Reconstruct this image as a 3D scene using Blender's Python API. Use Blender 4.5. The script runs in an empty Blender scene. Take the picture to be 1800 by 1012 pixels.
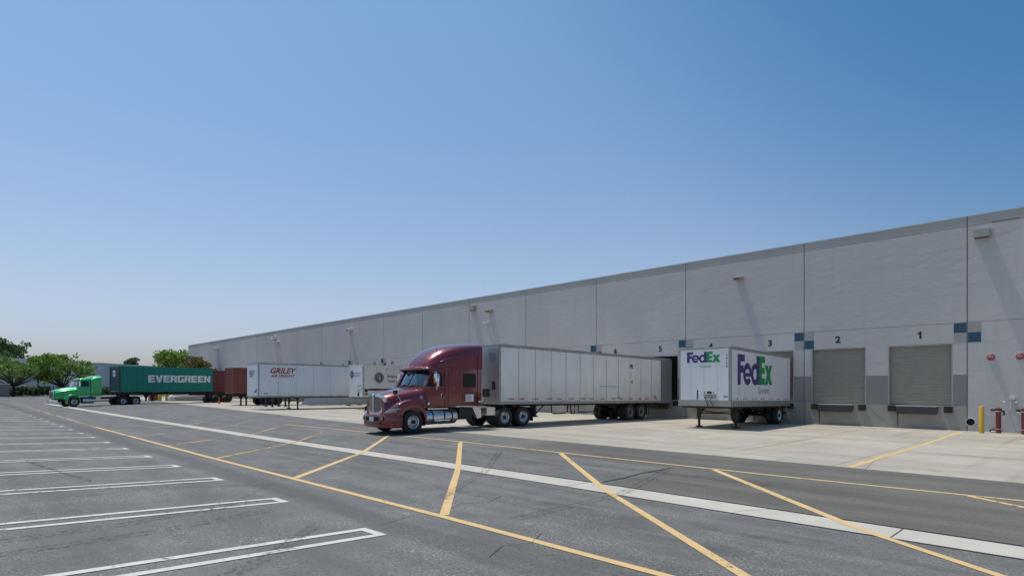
import bpy, math, random
from mathutils import Vector, Matrix
random.seed(7)
R = math.radians
scene = bpy.context.scene
col = scene.collection

# ---------------------------------------------------------------- camera, sky, sun, exposure
CAM_H = 2.18
cd = bpy.data.cameras.new('camera'); cam = bpy.data.objects.new('camera', cd); col.objects.link(cam)
cd.sensor_width = 36.0; cd.lens = 1027 / 1800 * 36; cd.shift_y = 172 / 1800
cd.clip_start = 0.1; cd.clip_end = 3000
cam.location = (0, 0, CAM_H)
cam.rotation_euler = (R(90), 0, math.atan2(0.717, 0.697))
scene.camera = cam

SUN_DIR = Vector((.315, .052, -1)).normalized()
w = bpy.data.worlds.new("World"); scene.world = w; w.use_nodes = True
nt = w.node_tree; bg = nt.nodes['Background']
sky = nt.nodes.new('ShaderNodeTexSky'); sky.sky_type = 'NISHITA'; sky.sun_disc = False
sky.sun_elevation = math.asin(-SUN_DIR.z); sky.sun_rotation = math.atan2(-SUN_DIR.x, -SUN_DIR.y) % (2 * math.pi)
sky.altitude = 200; sky.air_density = 1.25; sky.dust_density = 1.8; sky.ozone_density = 2.5
# the camera's white balance: a little less warm at the horizon, deeper blue above
gtc = nt.nodes.new('ShaderNodeTexCoord'); gsx = nt.nodes.new('ShaderNodeSeparateXYZ'); nt.links.new(gtc.outputs['Generated'], gsx.inputs[0])
grm = nt.nodes.new('ShaderNodeValToRGB'); nt.links.new(gsx.outputs[2], grm.inputs[0])
el = grm.color_ramp.elements; el[0].position = 0; el[0].color = (.68, .73, 1.0, 1); el[1].position = .62; el[1].color = (.56, .79, .84, 1)
for ps, cc_ in ((.06, (.69, .72, .95, 1)), (.13, (.745, .735, .845, 1)), (.22, (.74, .75, .81, 1)), (.38, (.64, .775, .84, 1))):
    e_ = el.new(ps); e_.color = cc_
gmx = nt.nodes.new('ShaderNodeMix'); gmx.data_type = 'RGBA'; gmx.blend_type = 'MULTIPLY'; gmx.inputs[0].default_value = 1
nt.links.new(sky.outputs[0], gmx.inputs[6]); nt.links.new(grm.outputs[0], gmx.inputs[7])
# the clear sky is deeper on the side away from the sun
gdt = nt.nodes.new('ShaderNodeVectorMath'); gdt.operation = 'DOT_PRODUCT'; nt.links.new(gtc.outputs['Generated'], gdt.inputs[0]); gdt.inputs[1].default_value = (.53, .54, .65)
gr2 = nt.nodes.new('ShaderNodeValToRGB'); nt.links.new(gdt.outputs['Value'], gr2.inputs[0]); gr2.color_ramp.interpolation = 'EASE'
e2 = gr2.color_ramp.elements; e2[0].position = .3; e2[0].color = (1, 1, 1, 1); e2[1].position = .78; e2[1].color = (.42, .66, .8, 1)
gm2 = nt.nodes.new('ShaderNodeMix'); gm2.data_type = 'RGBA'; gm2.blend_type = 'MULTIPLY'; gm2.inputs[0].default_value = 1
nt.links.new(gmx.outputs[2], gm2.inputs[6]); nt.links.new(gr2.outputs[0], gm2.inputs[7])
nt.links.new(gm2.outputs[2], bg.inputs[0]); bg.inputs[1].default_value = 0.141
sd = bpy.data.lights.new('sun', 'SUN'); sun = bpy.data.objects.new('sun', sd); col.objects.link(sun)
sd.energy = 3.45; sd.angle = R(.53); sd.color = (1, .925, .81)
sun.rotation_euler = SUN_DIR.to_track_quat('-Z', 'Y').to_euler()
scene.view_settings.view_transform = 'Standard'; scene.view_settings.look = 'None'
scene.view_settings.exposure = 0.07; scene.view_settings.gamma = 1

# ---------------------------------------------------------------- terrain profile
D = 35.6           # wall plane
YE = 16.0          # edge of the concrete apron
def g(y):
    ge = .0085 * (D - YE)
    if y >= D: return 0.0
    if y >= YE: return .0085 * (D - y)
    if y >= 10.4: return -.02 + (ge + .02) * (y - 10.4) / (YE - 10.4)
    if y >= 9.8: return -.02
    return -.02 + .05 * (9.8 - max(y, -2))

# ---------------------------------------------------------------- materials
def new_mat(name):
    m = bpy.data.materials.new(name); m.use_nodes = True
    return m, m.node_tree, m.node_tree.nodes['Principled BSDF']
def rgba(c): return (c[0], c[1], c[2], 1)
def N(t, kind, **kw):
    n = t.nodes.new(kind)
    for k, v in kw.items(): setattr(n, k, v)
    return n
def noise(t, vec, scale, detail=4, rough=.55, dist=0):
    n = N(t, 'ShaderNodeTexNoise'); n.inputs['Scale'].default_value = scale
    n.inputs['Detail'].default_value = detail; n.inputs['Roughness'].default_value = rough
    n.inputs['Distortion'].default_value = dist
    if vec is not None: t.links.new(vec, n.inputs['Vector'])
    return n.outputs['Fac']
def ramp(t, fac, a, b, ca=(0, 0, 0, 1), cb=(1, 1, 1, 1)):
    r = N(t, 'ShaderNodeValToRGB'); r.color_ramp.elements[0].position = a; r.color_ramp.elements[1].position = b
    r.color_ramp.elements[0].color = ca; r.color_ramp.elements[1].color = cb
    t.links.new(fac, r.inputs[0]); return r.outputs[0]
def mix(t, fac, a, b, mode='MIX'):
    m = N(t, 'ShaderNodeMix', data_type='RGBA', blend_type=mode)
    for sock, v in ((m.inputs[0], fac), (m.inputs[6], a), (m.inputs[7], b)):
        if isinstance(v, (int, float)): sock.default_value = v
        elif isinstance(v, tuple): sock.default_value = rgba(v)
        else: t.links.new(v, sock)
    return m.outputs[2]
def coords(t, scale=(1, 1, 1), kind='Object'):
    tc = N(t, 'ShaderNodeTexCoord'); mp = N(t, 'ShaderNodeMapping'); mp.inputs['Scale'].default_value = scale
    t.links.new(tc.outputs[kind], mp.inputs[0]); return mp.outputs[0]
def bump(t, p, h, strength=.3, dist=.01):
    b = N(t, 'ShaderNodeBump'); b.inputs['Strength'].default_value = strength; b.inputs['Distance'].default_value = dist
    t.links.new(h, b.inputs['Height']); t.links.new(b.outputs[0], p.inputs['Normal'])
def mat(name, c, rough=.6, metal=0, coat=0, dirt=0, dirtc=(.12, .1, .08), streak=0, bmp=0, scale=2.0, spec=.5):
    m, t, p = new_mat(name)
    p.inputs['Base Color'].default_value = rgba(c); p.inputs['Roughness'].default_value = rough
    p.inputs['Metallic'].default_value = metal; p.inputs['Coat Weight'].default_value = coat
    p.inputs['Coat Roughness'].default_value = .04; p.inputs['Specular IOR Level'].default_value = spec
    src = c
    if dirt:
        f = ramp(t, noise(t, coords(t), scale, 6, .65), .42, .78)
        mu = N(t, 'ShaderNodeMath', operation='MULTIPLY'); t.links.new(f, mu.inputs[0]); mu.inputs[1].default_value = dirt
        src = mix(t, mu.outputs[0], c, dirtc)
    if streak:
        f = ramp(t, noise(t, coords(t, (5, 5, .35)), 1.6, 5, .6), .45, .8)
        mu = N(t, 'ShaderNodeMath', operation='MULTIPLY'); t.links.new(f, mu.inputs[0]); mu.inputs[1].default_value = streak
        src = mix(t, mu.outputs[0], src, dirtc)
    if dirt or streak: t.links.new(src, p.inputs['Base Color'])
    if bmp: bump(t, p, noise(t, coords(t), 9, 5), bmp, .02)
    return m

# asphalt
def make_asphalt(name, base, speck, lo=.55):
    m, t, p = new_mat(name)
    v = coords(t)
    big = noise(t, v, .12, 5, .6, .4); mid = noise(t, coords(t, (.16, 1.7, 1)), .9, 6, .65, .3)
    c = mix(t, ramp(t, big, .35, .7), tuple(x * .84 for x in base), tuple(x * 1.12 for x in base))
    c = mix(t, ramp(t, mid, .38, .78), c, tuple(x * 1.45 for x in base)); 
    dark = ramp(t, noise(t, coords(t, (.35, 1.2, 1)), .35, 4, .6, 1.0), .56, .74)
    mu = N(t, 'ShaderNodeMath', operation='MULTIPLY'); t.links.new(dark, mu.inputs[0]); mu.inputs[1].default_value = .45
    c = mix(t, mu.outputs[0], c, tuple(x * .62 for x in base))
    fine = noise(t, v, 34, 4, .8); vor = N(t, 'ShaderNodeTexVoronoi'); vor.inputs['Scale'].default_value = 70
    t.links.new(v, vor.inputs['Vector'])
    sp = ramp(t, fine, .52, .64)
    patch = ramp(t, noise(t, v, 1.1, 5, .6), lo - .14, lo + .14)
    mm = N(t, 'ShaderNodeMath', operation='MULTIPLY'); t.links.new(sp, mm.inputs[0]); t.links.new(patch, mm.inputs[1])
    c = mix(t, mm.outputs[0], c, speck)
    if lo < .6:                                   # smoother sealed lane past the stall ends
        sx_ = N(t, 'ShaderNodeSeparateXYZ'); t.links.new(v, sx_.inputs[0])
        wob = N(t, 'ShaderNodeMath', operation='MULTIPLY_ADD'); t.links.new(noise(t, v, .6, 3), wob.inputs[0]); wob.inputs[1].default_value = .9; t.links.new(sx_.outputs[1], wob.inputs[2])
        cen = N(t, 'ShaderNodeMath', operation='SUBTRACT'); t.links.new(wob.outputs[0], cen.inputs[0]); cen.inputs[1].default_value = 4.95
        ab = N(t, 'ShaderNodeMath', operation='ABSOLUTE'); t.links.new(cen.outputs[0], ab.inputs[0])
        bnd = N(t, 'ShaderNodeMath', operation='MULTIPLY'); t.links.new(ramp(t, ab.outputs[0], .2, .42, (1, 1, 1, 1), (0, 0, 0, 1)), bnd.inputs[0]); bnd.inputs[1].default_value = .6
        c = mix(t, bnd.outputs[0], c, tuple(x * .78 for x in base))
    dk = ramp(t, fine, .34, .5, (.6, .6, .6, 1), (1.0, 1.0, 1.0, 1))
    c = mix(t, 1.0, c, dk, 'MULTIPLY')
    t.links.new(c, p.inputs['Base Color']); p.inputs['Roughness'].default_value = .88
    p.inputs['Specular IOR Level'].default_value = .3
    bump(t, p, fine, .35, .012)
    return m
M_ASPH = make_asphalt('asphalt', (.126, .123, .12), (.42, .40, .37))
M_ASPH2 = make_asphalt('newer_asphalt', (.12, .114, .104), (.19, .18, .165), .7)

# concrete apron
m, t, p = new_mat('concrete_apron'); M_CONC = m
v = coords(t)
c = mix(t, ramp(t, noise(t, v, .25, 6, .65, .5), .3, .72), (.32, .287, .24), (.46, .42, .36))
c = mix(t, ramp(t, noise(t, coords(t, (.12, .9, 1)), .8, 5, .65, .4), .5, .8), c, (.25, .22, .17))
c = mix(t, ramp(t, noise(t, coords(t, (1.5, .1, 1)), 1.1, 5, .6, .3), .57, .82), c, (.235, .205, .16))
c = mix(t, ramp(t, noise(t, v, .5, 4, .7, .8), .66, .82), c, (.4, .33, .23))
c = mix(t, ramp(t, noise(t, v, 2.0, 5, .8, .2), .64, .74), c, (.17, .155, .14))
xyz = N(t, 'ShaderNodeSeparateXYZ'); t.links.new(v, xyz.inputs[0])
def joint(axis, period, off, width):
    a = N(t, 'ShaderNodeMath', operation='ADD'); t.links.new(xyz.outputs[axis], a.inputs[0]); a.inputs[1].default_value = off
    b = N(t, 'ShaderNodeMath', operation='PINGPONG'); t.links.new(a.outputs[0], b.inputs[0]); b.inputs[1].default_value = period / 2
    l = N(t, 'ShaderNodeMath', operation='LESS_THAN'); t.links.new(b.outputs[0], l.inputs[0]); l.inputs[1].default_value = width / 2
    return l.outputs[0]
c = mix(t, joint(0, 3.75, 4.93, .025), c, (.13, .125, .115)); c = mix(t, joint(1, 4.9, -16.0, .025), c, (.14, .13, .12))
c = mix(t, ramp(t, noise(t, v, 40, 3, .7), .3, .5, (.82, .82, .82, 1), (1, 1, 1, 1)), c, c) if False else c
t.links.new(c, p.inputs['Base Color']); p.inputs['Roughness'].default_value = .85
bump(t, p, noise(t, v, 30, 4), .15, .01)
m, t, p = new_mat('drain_concrete'); M_SWALE = m
v = coords(t)
c = mix(t, ramp(t, noise(t, v, 1.2, 6, .65), .3, .75), (.42, .395, .345), (.53, .5, .44))
c = mix(t, ramp(t, noise(t, v, 60, 2, .7), .55, .75), c, (.3, .29, .27))
xyz = N(t, 'ShaderNodeSeparateXYZ'); t.links.new(v, xyz.inputs[0])
c = mix(t, joint(0, 6.1, 2.25, .03), c, (.09, .085, .08))
t.links.new(c, p.inputs['Base Color']); p.inputs['Roughness'].default_value = .85

# worn road paint: chips let the surface below show through
def paint_mat(name, c, wear, c2=None):
    m, t, p = new_mat(name); v = coords(t)
    cc = mix(t, ramp(t, noise(t, v, 3, 5, .7), .3, .8), c, c2 or tuple(x * .75 for x in c))
    t.links.new(cc, p.inputs['Base Color']); p.inputs['Roughness'].default_value = .75
    a = noise(t, coords(t, (1, 1, 1)), 7, 9, .8, .6)
    b = noise(t, v, .5, 3)
    ad = N(t, 'ShaderNodeMath', operation='MULTIPLY_ADD'); t.links.new(b, ad.inputs[0]); ad.inputs[1].default_value = .55; t.links.new(a, ad.inputs[2])
    f = ramp(t, ad.outputs[0], wear, wear + .06)
    inv = N(t, 'ShaderNodeMath', operation='SUBTRACT'); inv.inputs[0].default_value = 1; t.links.new(f, inv.inputs[1])
    t.links.new(inv.outputs[0], p.inputs['Alpha'])
    return m
M_YEL = paint_mat('yellow_road_paint', (.66, .43, .19), .89, (.52, .38, .2))
M_YEL2 = paint_mat('faded_yellow_road_paint', (.5, .35, .15), .76, (.42, .32, .18))
M_YEL3 = paint_mat('worn_yellow_road_paint', (.6, .42, .2), .85, (.46, .35, .2))
M_WHT = paint_mat('white_road_paint', (.6, .58, .55), .86)
m, t, p = new_mat('tyre_rubber_mark'); M_SKID = m
p.inputs['Base Color'].default_value = (.03, .03, .032, 1); p.inputs['Roughness'].default_value = .8
t.links.new(ramp(t, noise(t, coords(t), 2.5, 6, .7), .4, .8, (0, 0, 0, 1), (.22, .22, .22, 1)), p.inputs['Alpha'])
m, t, p = new_mat('scuffed_tyre_mark'); M_SKID2 = m
p.inputs['Base Color'].default_value = (.05, .05, .05, 1); p.inputs['Roughness'].default_value = .85
t.links.new(ramp(t, noise(t, coords(t), 14, 4, .7), .45, .62, (0, 0, 0, 1), (.4, .4, .4, 1)), p.inputs['Alpha'])
M_CRACK = mat('crack_sealant', (.02, .02, .022), .6)

# wall paints
def wall_mat(name, c, bs=.5):
    m, t, p = new_mat(name); v = coords(t)
    cc = mix(t, ramp(t, noise(t, coords(t, (1, 1, .9)), .28, 5, .6, .5), .3, .75), tuple(x * .92 for x in c), tuple(x * 1.06 for x in c))
    cc = mix(t, ramp(t, noise(t, coords(t, (2.2, 1, .12)), 1.1, 5, .6), .55, .85), cc, tuple(x * .86 for x in c))
    cc = mix(t, ramp(t, noise(t, coords(t, (.5, 1, 3)), 2.2, 6, .7), .35, .9), cc, tuple(x * .93 for x in c))
    sx_ = N(t, 'ShaderNodeSeparateXYZ'); t.links.new(v, sx_.inputs[0])         # each tilt-up panel was painted a touch differently
    pa = N(t, 'ShaderNodeMath', operation='ADD'); t.links.new(sx_.outputs[0], pa.inputs[0]); pa.inputs[1].default_value = 4.93
    pd = N(t, 'ShaderNodeMath', operation='DIVIDE'); t.links.new(pa.outputs[0], pd.inputs[0]); pd.inputs[1].default_value = 7.5
    pf = N(t, 'ShaderNodeMath', operation='FLOOR'); t.links.new(pd.outputs[0], pf.inputs[0])
    wn = N(t, 'ShaderNodeTexWhiteNoise', noise_dimensions='1D'); t.links.new(pf.outputs[0], wn.inputs['W'])
    cc = mix(t, 1.0, cc, ramp(t, wn.outputs['Value'], 0, 1, (.93, .93, .94, 1), (1.0, 1.0, 1.0, 1)), 'MULTIPLY')
    t.links.new(cc, p.inputs['Base Color']); p.inputs['Roughness'].default_value = .8
    p.inputs['Specular IOR Level'].default_value = .3
    bump(t, p, noise(t, coords(t, (.6, 1, 1.5)), 1.6, 6, .55, .6), bs, .035)
    return m
M_WALL = wall_mat('light_grey_wall_paint', (.565, .54, .52), .32)
M_WBAND = wall_mat('dark_grey_wall_paint', (.26, .26, .262), .2)
M_WBASE = wall_mat('bare_wall_base', (.38, .36, .315), .2)
M_WTOP = wall_mat('parapet_paint', (.47, .45, .42), .2)
M_BLUE = mat('blue_accent_paint', (.022, .075, .125), .6)
M_TAUPE = mat('taupe_accent_paint', (.37, .345, .325), .8)
M_GROOVE = mat('joint_sealant', (.2, .2, .205), .9)
M_COPING = mat('coping_metal', (.6, .6, .6), .5)
M_DOOR = mat('grey_roll_door', (.35, .325, .275), .55, dirt=.25, dirtc=(.16, .15, .13))
M_BLACKRUB = mat('black_rubber', (.02, .02, .02), .8, dirt=.3)
M_TYRE = mat('tyre_rubber', (.022, .022, .023), .75, dirt=.4, dirtc=(.06, .055, .05))
M_STEELDK = mat('dark_steel', (.05, .052, .058), .6, .2, dirt=.4)
M_CHAS = mat('chassis_black', (.022, .022, .024), .6, dirt=.5, dirtc=(.07, .055, .045))
M_RUST = mat('rusty_steel', (.06, .035, .028), .8, dirt=.7, dirtc=(.03, .024, .022))
M_CHROME = mat('chrome', (.85, .87, .9), .15, 1, dirt=.08)
M_ALU = mat('polished_aluminium', (.74, .75, .77), .25, .85, dirt=.15, dirtc=(.3, .29, .27))
M_ALUD = mat('weathered_aluminium', (.42, .41, .38), .45, .5, dirt=.5, dirtc=(.2, .18, .15))
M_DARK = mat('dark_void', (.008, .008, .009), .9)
M_LINE = mat('panel_gap', (.02, .02, .022), .8)
M_NUM = mat('black_sign_paint', (.012, .014, .02), .5)
M_WHITE = mat('white_enamel', (.66, .66, .65), .4, dirt=.1)
M_YELB = mat('yellow_bollard_paint', (.62, .38, .03), .5, dirt=.3, dirtc=(.3, .2, .05))
M_MARPIPE = mat('maroon_pipe_paint', (.16, .028, .03), .5, dirt=.4, dirtc=(.2, .08, .07))
M_RED = mat('red_enamel', (.3, .03, .04), .5, dirt=.4, dirtc=(.4, .2, .2))
M_ORANGE = mat('orange_plastic', (.8, .09, .02), .5)
M_AMBER = mat('amber_lens', (.75, .2, .02), .25)
M_REFL = mat('red_reflector', (.42, .06, .05), .4)
M_CLEAR = mat('headlamp_lens', (.4, .41, .4), .15, .75, coat=1, dirt=.7, dirtc=(.06, .05, .05), scale=4)
M_BEIGE = mat('beige_fixture', (.36, .345, .3), .6)
M_PURPLE = mat('purple_decal', (.06, .035, .16), .5)
M_GREEND = mat('green_decal', (.005, .26, .075), .5)
M_GREYD = mat('grey_decal', (.2, .21, .22), .6)
M_REDD = mat('red_decal', (.3, .03, .03), .5)
M_NAVY = mat('navy_decal', (.03, .038, .055), .5)
M_SILVERD = mat('silver_decal', (.4, .42, .43), .5)
M_WHITED = mat('white_decal', (.84, .84, .83), .5, dirt=.2, dirtc=(.4, .42, .4), scale=1.2)

def car_paint(name, c, c2):
    m, t, p = new_mat(name)
    lw = N(t, 'ShaderNodeLayerWeight'); lw.inputs[0].default_value = .35
    t.links.new(mix(t, lw.outputs['Facing'], c, c2), p.inputs['Base Color'])
    p.inputs['Metallic'].default_value = .3; p.inputs['Roughness'].default_value = .28
    p.inputs['Coat Weight'].default_value = 1; p.inputs['Coat Roughness'].default_value = .05
    bump(t, p, noise(t, coords(t), 1.5, 3), .05, .02)
    return m
M_MAROON = car_paint('maroon_truck_paint', (.21, .02, .032), (.09, .012, .02))
M_GREEN = car_paint('green_truck_paint', (.015, .42, .13), (.01, .3, .09))
m, t, p = new_mat('tinted_glass'); M_GLASS = m
p.inputs['Base Color'].default_value = (.012, .016, .02, 1); p.inputs['Roughness'].default_value = .04
p.inputs['Specular IOR Level'].default_value = 1; p.inputs['Coat Weight'].default_value = 1; p.inputs['Coat IOR'].default_value = 1.9
m, t, p = new_mat('black_tinted_glass'); M_GLASSB = m
p.inputs['Base Color'].default_value = (.01, .011, .013, 1); p.inputs['Roughness'].default_value = .15
m, t, p = new_mat('clear_windscreen_glass'); M_WSG = m
gl = N(t, 'ShaderNodeBsdfGlossy'); gl.inputs['Roughness'].default_value = .03; gl.inputs['Color'].default_value = (.85, .92, 1, 1)
tr = N(t, 'ShaderNodeBsdfTransparent'); tr.inputs[0].default_value = (.5, .6, .66, 1)
lw = N(t, 'ShaderNodeLayerWeight'); pw = N(t, 'ShaderNodeMath', operation='POWER'); t.links.new(lw.outputs['Facing'], pw.inputs[0]); pw.inputs[1].default_value = 3
fr = N(t, 'ShaderNodeMath', operation='MULTIPLY_ADD'); t.links.new(pw.outputs[0], fr.inputs[0]); fr.inputs[1].default_value = .8; fr.inputs[2].default_value = .13
ms = N(t, 'ShaderNodeMixShader'); t.links.new(fr.outputs[0], ms.inputs[0]); t.links.new(tr.outputs[0], ms.inputs[1]); t.links.new(gl.outputs[0], ms.inputs[2])
t.links.new(ms.outputs[0], t.nodes['Material Output'].inputs[0])
M_INT = mat('cab_interior', (.06, .065, .08), .8)
M_CURT = mat('pale_sunshade', (.5, .52, .53), .7)

# trailer skins
def skin(name, c, dirtc, amt, metal=0, rough=.4, low=0):
    m, t, p = new_mat(name)
    v = coords(t)
    cc = mix(t, ramp(t, noise(t, v, .7, 6, .65, .3), .35, .8), c, tuple(x * .88 for x in c))
    f = ramp(t, noise(t, coords(t, (4, 4, .25)), 1.7, 5, .65), .5, .85)
    mu = N(t, 'ShaderNodeMath', operation='MULTIPLY'); t.links.new(f, mu.inputs[0]); mu.inputs[1].default_value = amt
    cc = mix(t, mu.outputs[0], cc, dirtc)
    if low:                                          # road grime that has splashed up from the floor rail
        s = N(t, 'ShaderNodeSeparateXYZ'); t.links.new(v, s.inputs[0])
        mr = N(t, 'ShaderNodeMapRange'); t.links.new(s.outputs[2], mr.inputs[0])
        mr.inputs[1].default_value = 2.6; mr.inputs[2].default_value = 1.1
        nn = noise(t, coords(t, (1, 1, .6)), 1.6, 7, .7)
        m2 = N(t, 'ShaderNodeMath', operation='MULTIPLY'); t.links.new(mr.outputs[0], m2.inputs[0]); t.links.new(nn, m2.inputs[1])
        m3 = N(t, 'ShaderNodeMath', operation='MULTIPLY'); t.links.new(m2.outputs[0], m3.inputs[0]); m3.inputs[1].default_value = low
        cc = mix(t, m3.outputs[0], cc, dirtc)
    t.links.new(cc, p.inputs['Base Color']); p.inputs['Roughness'].default_value = rough; p.inputs['Metallic'].default_value = metal
    bump(t, p, noise(t, coords(t, (1, 1, .5)), 1.3, 3), .12, .03)
    return m
M_TSKIN = skin('dirty_white_trailer_skin', (.9, .87, .83), (.45, .42, .34), .35, low=.85)
M_FSKIN = skin('clean_white_trailer_skin', (.8, .81, .82), (.5, .5, .5), .15)
M_GSKIN = skin('pale_white_trailer_skin', (.76, .78, .81), (.5, .5, .5), .2)
M_OSKIN = skin('cream_trailer_skin', (.72, .71, .66), (.44, .42, .36), .3)
M_NOSE = skin('bare_aluminium_nose', (.55, .56, .58), (.25, .25, .24), .3, .75, .38)
M_SKIRT = skin('pale_blue_side_skirt', (.5, .53, .56), (.35, .34, .3), .4, .2, .35)
M_SCRATCH = skin('scratched_grey_door', (.22, .22, .22), (.06, .06, .06), .8)
M_CONTG = skin('green_container_paint', (.003, .25, .18), (.01, .12, .09), .4)
M_CONTGD = skin('blue_green_nose_paint', (.03, .09, .11), (.05, .05, .04), .5)
M_CONTB = skin('maroon_container_paint', (.24, .06, .05), (.13, .045, .04), .5)
M_CONTF = mat('rusty_container_frame', (.09, .06, .035), .8, dirt=.5, dirtc=(.02, .06, .04))

# ---------------------------------------------------------------- mesh helper
class MB:
    def __init__(s): s.v = []; s.f = []; s.m = []; s.mats = []
    def mi(s, m):
        if m not in s.mats: s.mats.append(m)
        return s.mats.index(m)
    def add(s, vs, fs, m):
        o = len(s.v); s.v += [tuple(v) for v in vs]; k = s.mi(m)
        for f in fs: s.f.append(tuple(i + o for i in f)); s.m.append(k)
    def poly(s, pts, m): s.add(pts, [tuple(range(len(pts)))], m)
    def box(s, x0, x1, y0, y1, z0, z1, m, fn=None):
        vs = [(x, y, z) for x in (x0, x1) for y in (y0, y1) for z in (z0, z1)]
        if fn: vs = [fn(*v) for v in vs]
        s.add(vs, [(0, 1, 3, 2), (4, 6, 7, 5), (0, 4, 5, 1), (2, 3, 7, 6), (0, 2, 6, 4), (1, 5, 7, 3)], m)
    def bar(s, a, b, wx, wz, m):             # rectangular bar from a to b
        a = Vector(a); b = Vector(b); d = (b - a).normalized()
        up = Vector((0, 0, 1)) if abs(d.z) < .95 else Vector((0, 1, 0))
        x = d.cross(up).normalized(); z = x.cross(d)
        vs = []
        for q in (a, b):
            for i, j in ((-1, -1), (1, -1), (1, 1), (-1, 1)): vs.append(q + x * i * wx / 2 + z * j * wz / 2)
        s.add(vs, [(3, 2, 1, 0), (4, 5, 6, 7), (0, 1, 5, 4), (1, 2, 6, 5), (2, 3, 7, 6), (3, 0, 4, 7)], m)
    def tube(s, pts, r, m, n=8, r1=None, cap=True):
        pts = [Vector(p) for p in pts]; rings = []
        for i, p in enumerate(pts):
            d = (pts[min(i + 1, len(pts) - 1)] - pts[max(i - 1, 0)]).normalized()
            up = Vector((0, 0, 1)) if abs(d.z) < .9 else Vector((0, 1, 0))
            x = d.cross(up).normalized(); z = x.cross(d)
            rr = r if r1 is None else r + (r1 - r) * i / max(1, len(pts) - 1)
            rings.append([p + x * rr * math.cos(2 * math.pi * k / n) + z * rr * math.sin(2 * math.pi * k / n) for k in range(n)])
        s.loft(rings, m, closed=True, cap=cap)
    def loft(s, rings, m, closed=True, cap=False):
        n = len(rings[0]); vs = [v for r in rings for v in r]; fs = []
        for i in range(len(rings) - 1):
            for k in range(n if closed else n - 1):
                a = i * n + k; b = i * n + (k + 1) % n
                fs.append((a, b, b + n, a + n))
        if cap: fs.append(tuple(reversed(range(n)))); fs.append(tuple((len(rings) - 1) * n + k for k in range(n)))
        s.add(vs, fs, m)
    def lathe(s, prof, c, axis, m, n=28, mats=None):      # prof: (axial, radius); axis: 0 x,1 y,2 z
        c = Vector(c)
        for i in range(len(prof) - 1):
            rings = []
            for a, r in prof[i:i + 2]:
                ring = []
                for k in range(n):
                    t = 2 * math.pi * k / n; q = [0, 0, 0]
                    q[axis] = a; q[(axis + 1) % 3] = r * math.cos(t); q[(axis + 2) % 3] = r * math.sin(t)
                    ring.append(c + Vector(q))
                rings.append(ring)
            s.loft(rings, mats[i] if mats else m)
    def disc(s, c, r, axis, m, n=14, a0=0):
        pts = []
        for k in range(n):
            t = 2 * math.pi * k / n + a0; q = [0, 0, 0]; q[(axis + 1) % 3] = r * math.cos(t); q[(axis + 2) % 3] = r * math.sin(t)
            pts.append(Vector(c) + Vector(q))
        s.poly(pts, m)
    def prism(s, pts, fn, a, b, m):                      # pts 2D -> fn(u, v, depth)
        n = len(pts); vs = [fn(u, v, a) for u, v in pts] + [fn(u, v, b) for u, v in pts]
        s.add(vs, [tuple(range(n)), tuple(reversed(range(n, 2 * n)))] + [(i, (i + 1) % n + 0, (i + 1) % n + n, i + n) for i in range(n)], m)
    def build(s, name, parent=None, smooth=None, bev=0, kind=None):
        me = bpy.data.meshes.new(name); me.from_pydata(s.v, [], s.f)
        for m_ in s.mats: me.materials.append(m_)
        me.polygons.foreach_set('material_index', s.m)
        import bmesh
        bm = bmesh.new(); bm.from_mesh(me)
        if smooth is not None: bmesh.ops.remove_doubles(bm, verts=bm.verts, dist=.0004)
        if not getattr(s, 'keep', False): bmesh.ops.recalc_face_normals(bm, faces=bm.faces)
        bm.to_mesh(me); bm.free()
        if smooth is not None:
            me.shade_smooth(); me.set_sharp_from_angle(angle=R(smooth))
        o = bpy.data.objects.new(name, me); col.objects.link(o)
        if parent: o.parent = parent
        if kind: o['kind'] = kind
        if bev:
            b = o.modifiers.new('bevel', 'BEVEL'); b.width = bev; b.segments = 2; b.limit_method = 'ANGLE'; b.angle_limit = R(40)
        return o
def thing(name, label, cat, loc=(0, 0, 0), rz=0, group=None):
    o = bpy.data.objects.new(name, None); col.objects.link(o); o.location = loc; o.rotation_euler = (0, 0, rz)
    o['label'] = label; o['category'] = cat; o.empty_display_size = .3
    if group: o['group'] = group
    return o
def tag(o, label, cat, group=None):
    o['label'] = label; o['category'] = cat
    if group: o['group'] = group
    return o
def copy_to(o, parent, loc, rz=0):
    c = o.copy(); col.objects.link(c); c.parent = parent; c.location = loc; c.rotation_euler = (0, 0, rz)
    for ch in o.children:
        d = ch.copy(); col.objects.link(d); d.parent = c
    return c
# flat lettering from the built-in font, mapped onto any plane
def text_on(mb, s, origin, xd, zd, size, m, bold=0, shear=0, sx=1, align='LEFT'):
    cu = bpy.data.curves.new('lettering', 'FONT'); cu.body = s; cu.size = size; cu.offset = bold * size; cu.shear = shear
    cu.align_x = align; cu.resolution_u = 3
    ob = bpy.data.objects.new('lettering', cu); me = bpy.data.meshes.new_from_object(ob)
    o = Vector(origin); xd = Vector(xd); zd = Vector(zd)
    vs = [o + xd * v.co.x * sx + zd * v.co.y for v in me.vertices]
    mb.add(vs, [tuple(p.vertices) for p in me.polygons], m)
    bpy.data.objects.remove(ob); bpy.data.meshes.remove(me); bpy.data.curves.remove(cu)
def ring_pts(cx, cz, rx, rz, a0, a1, n): return [(cx + rx * math.cos(R(a0 + (a1 - a0) * i / n)), cz + rz * math.sin(R(a0 + (a1 - a0) * i / n))) for i in range(n + 1)]
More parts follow.
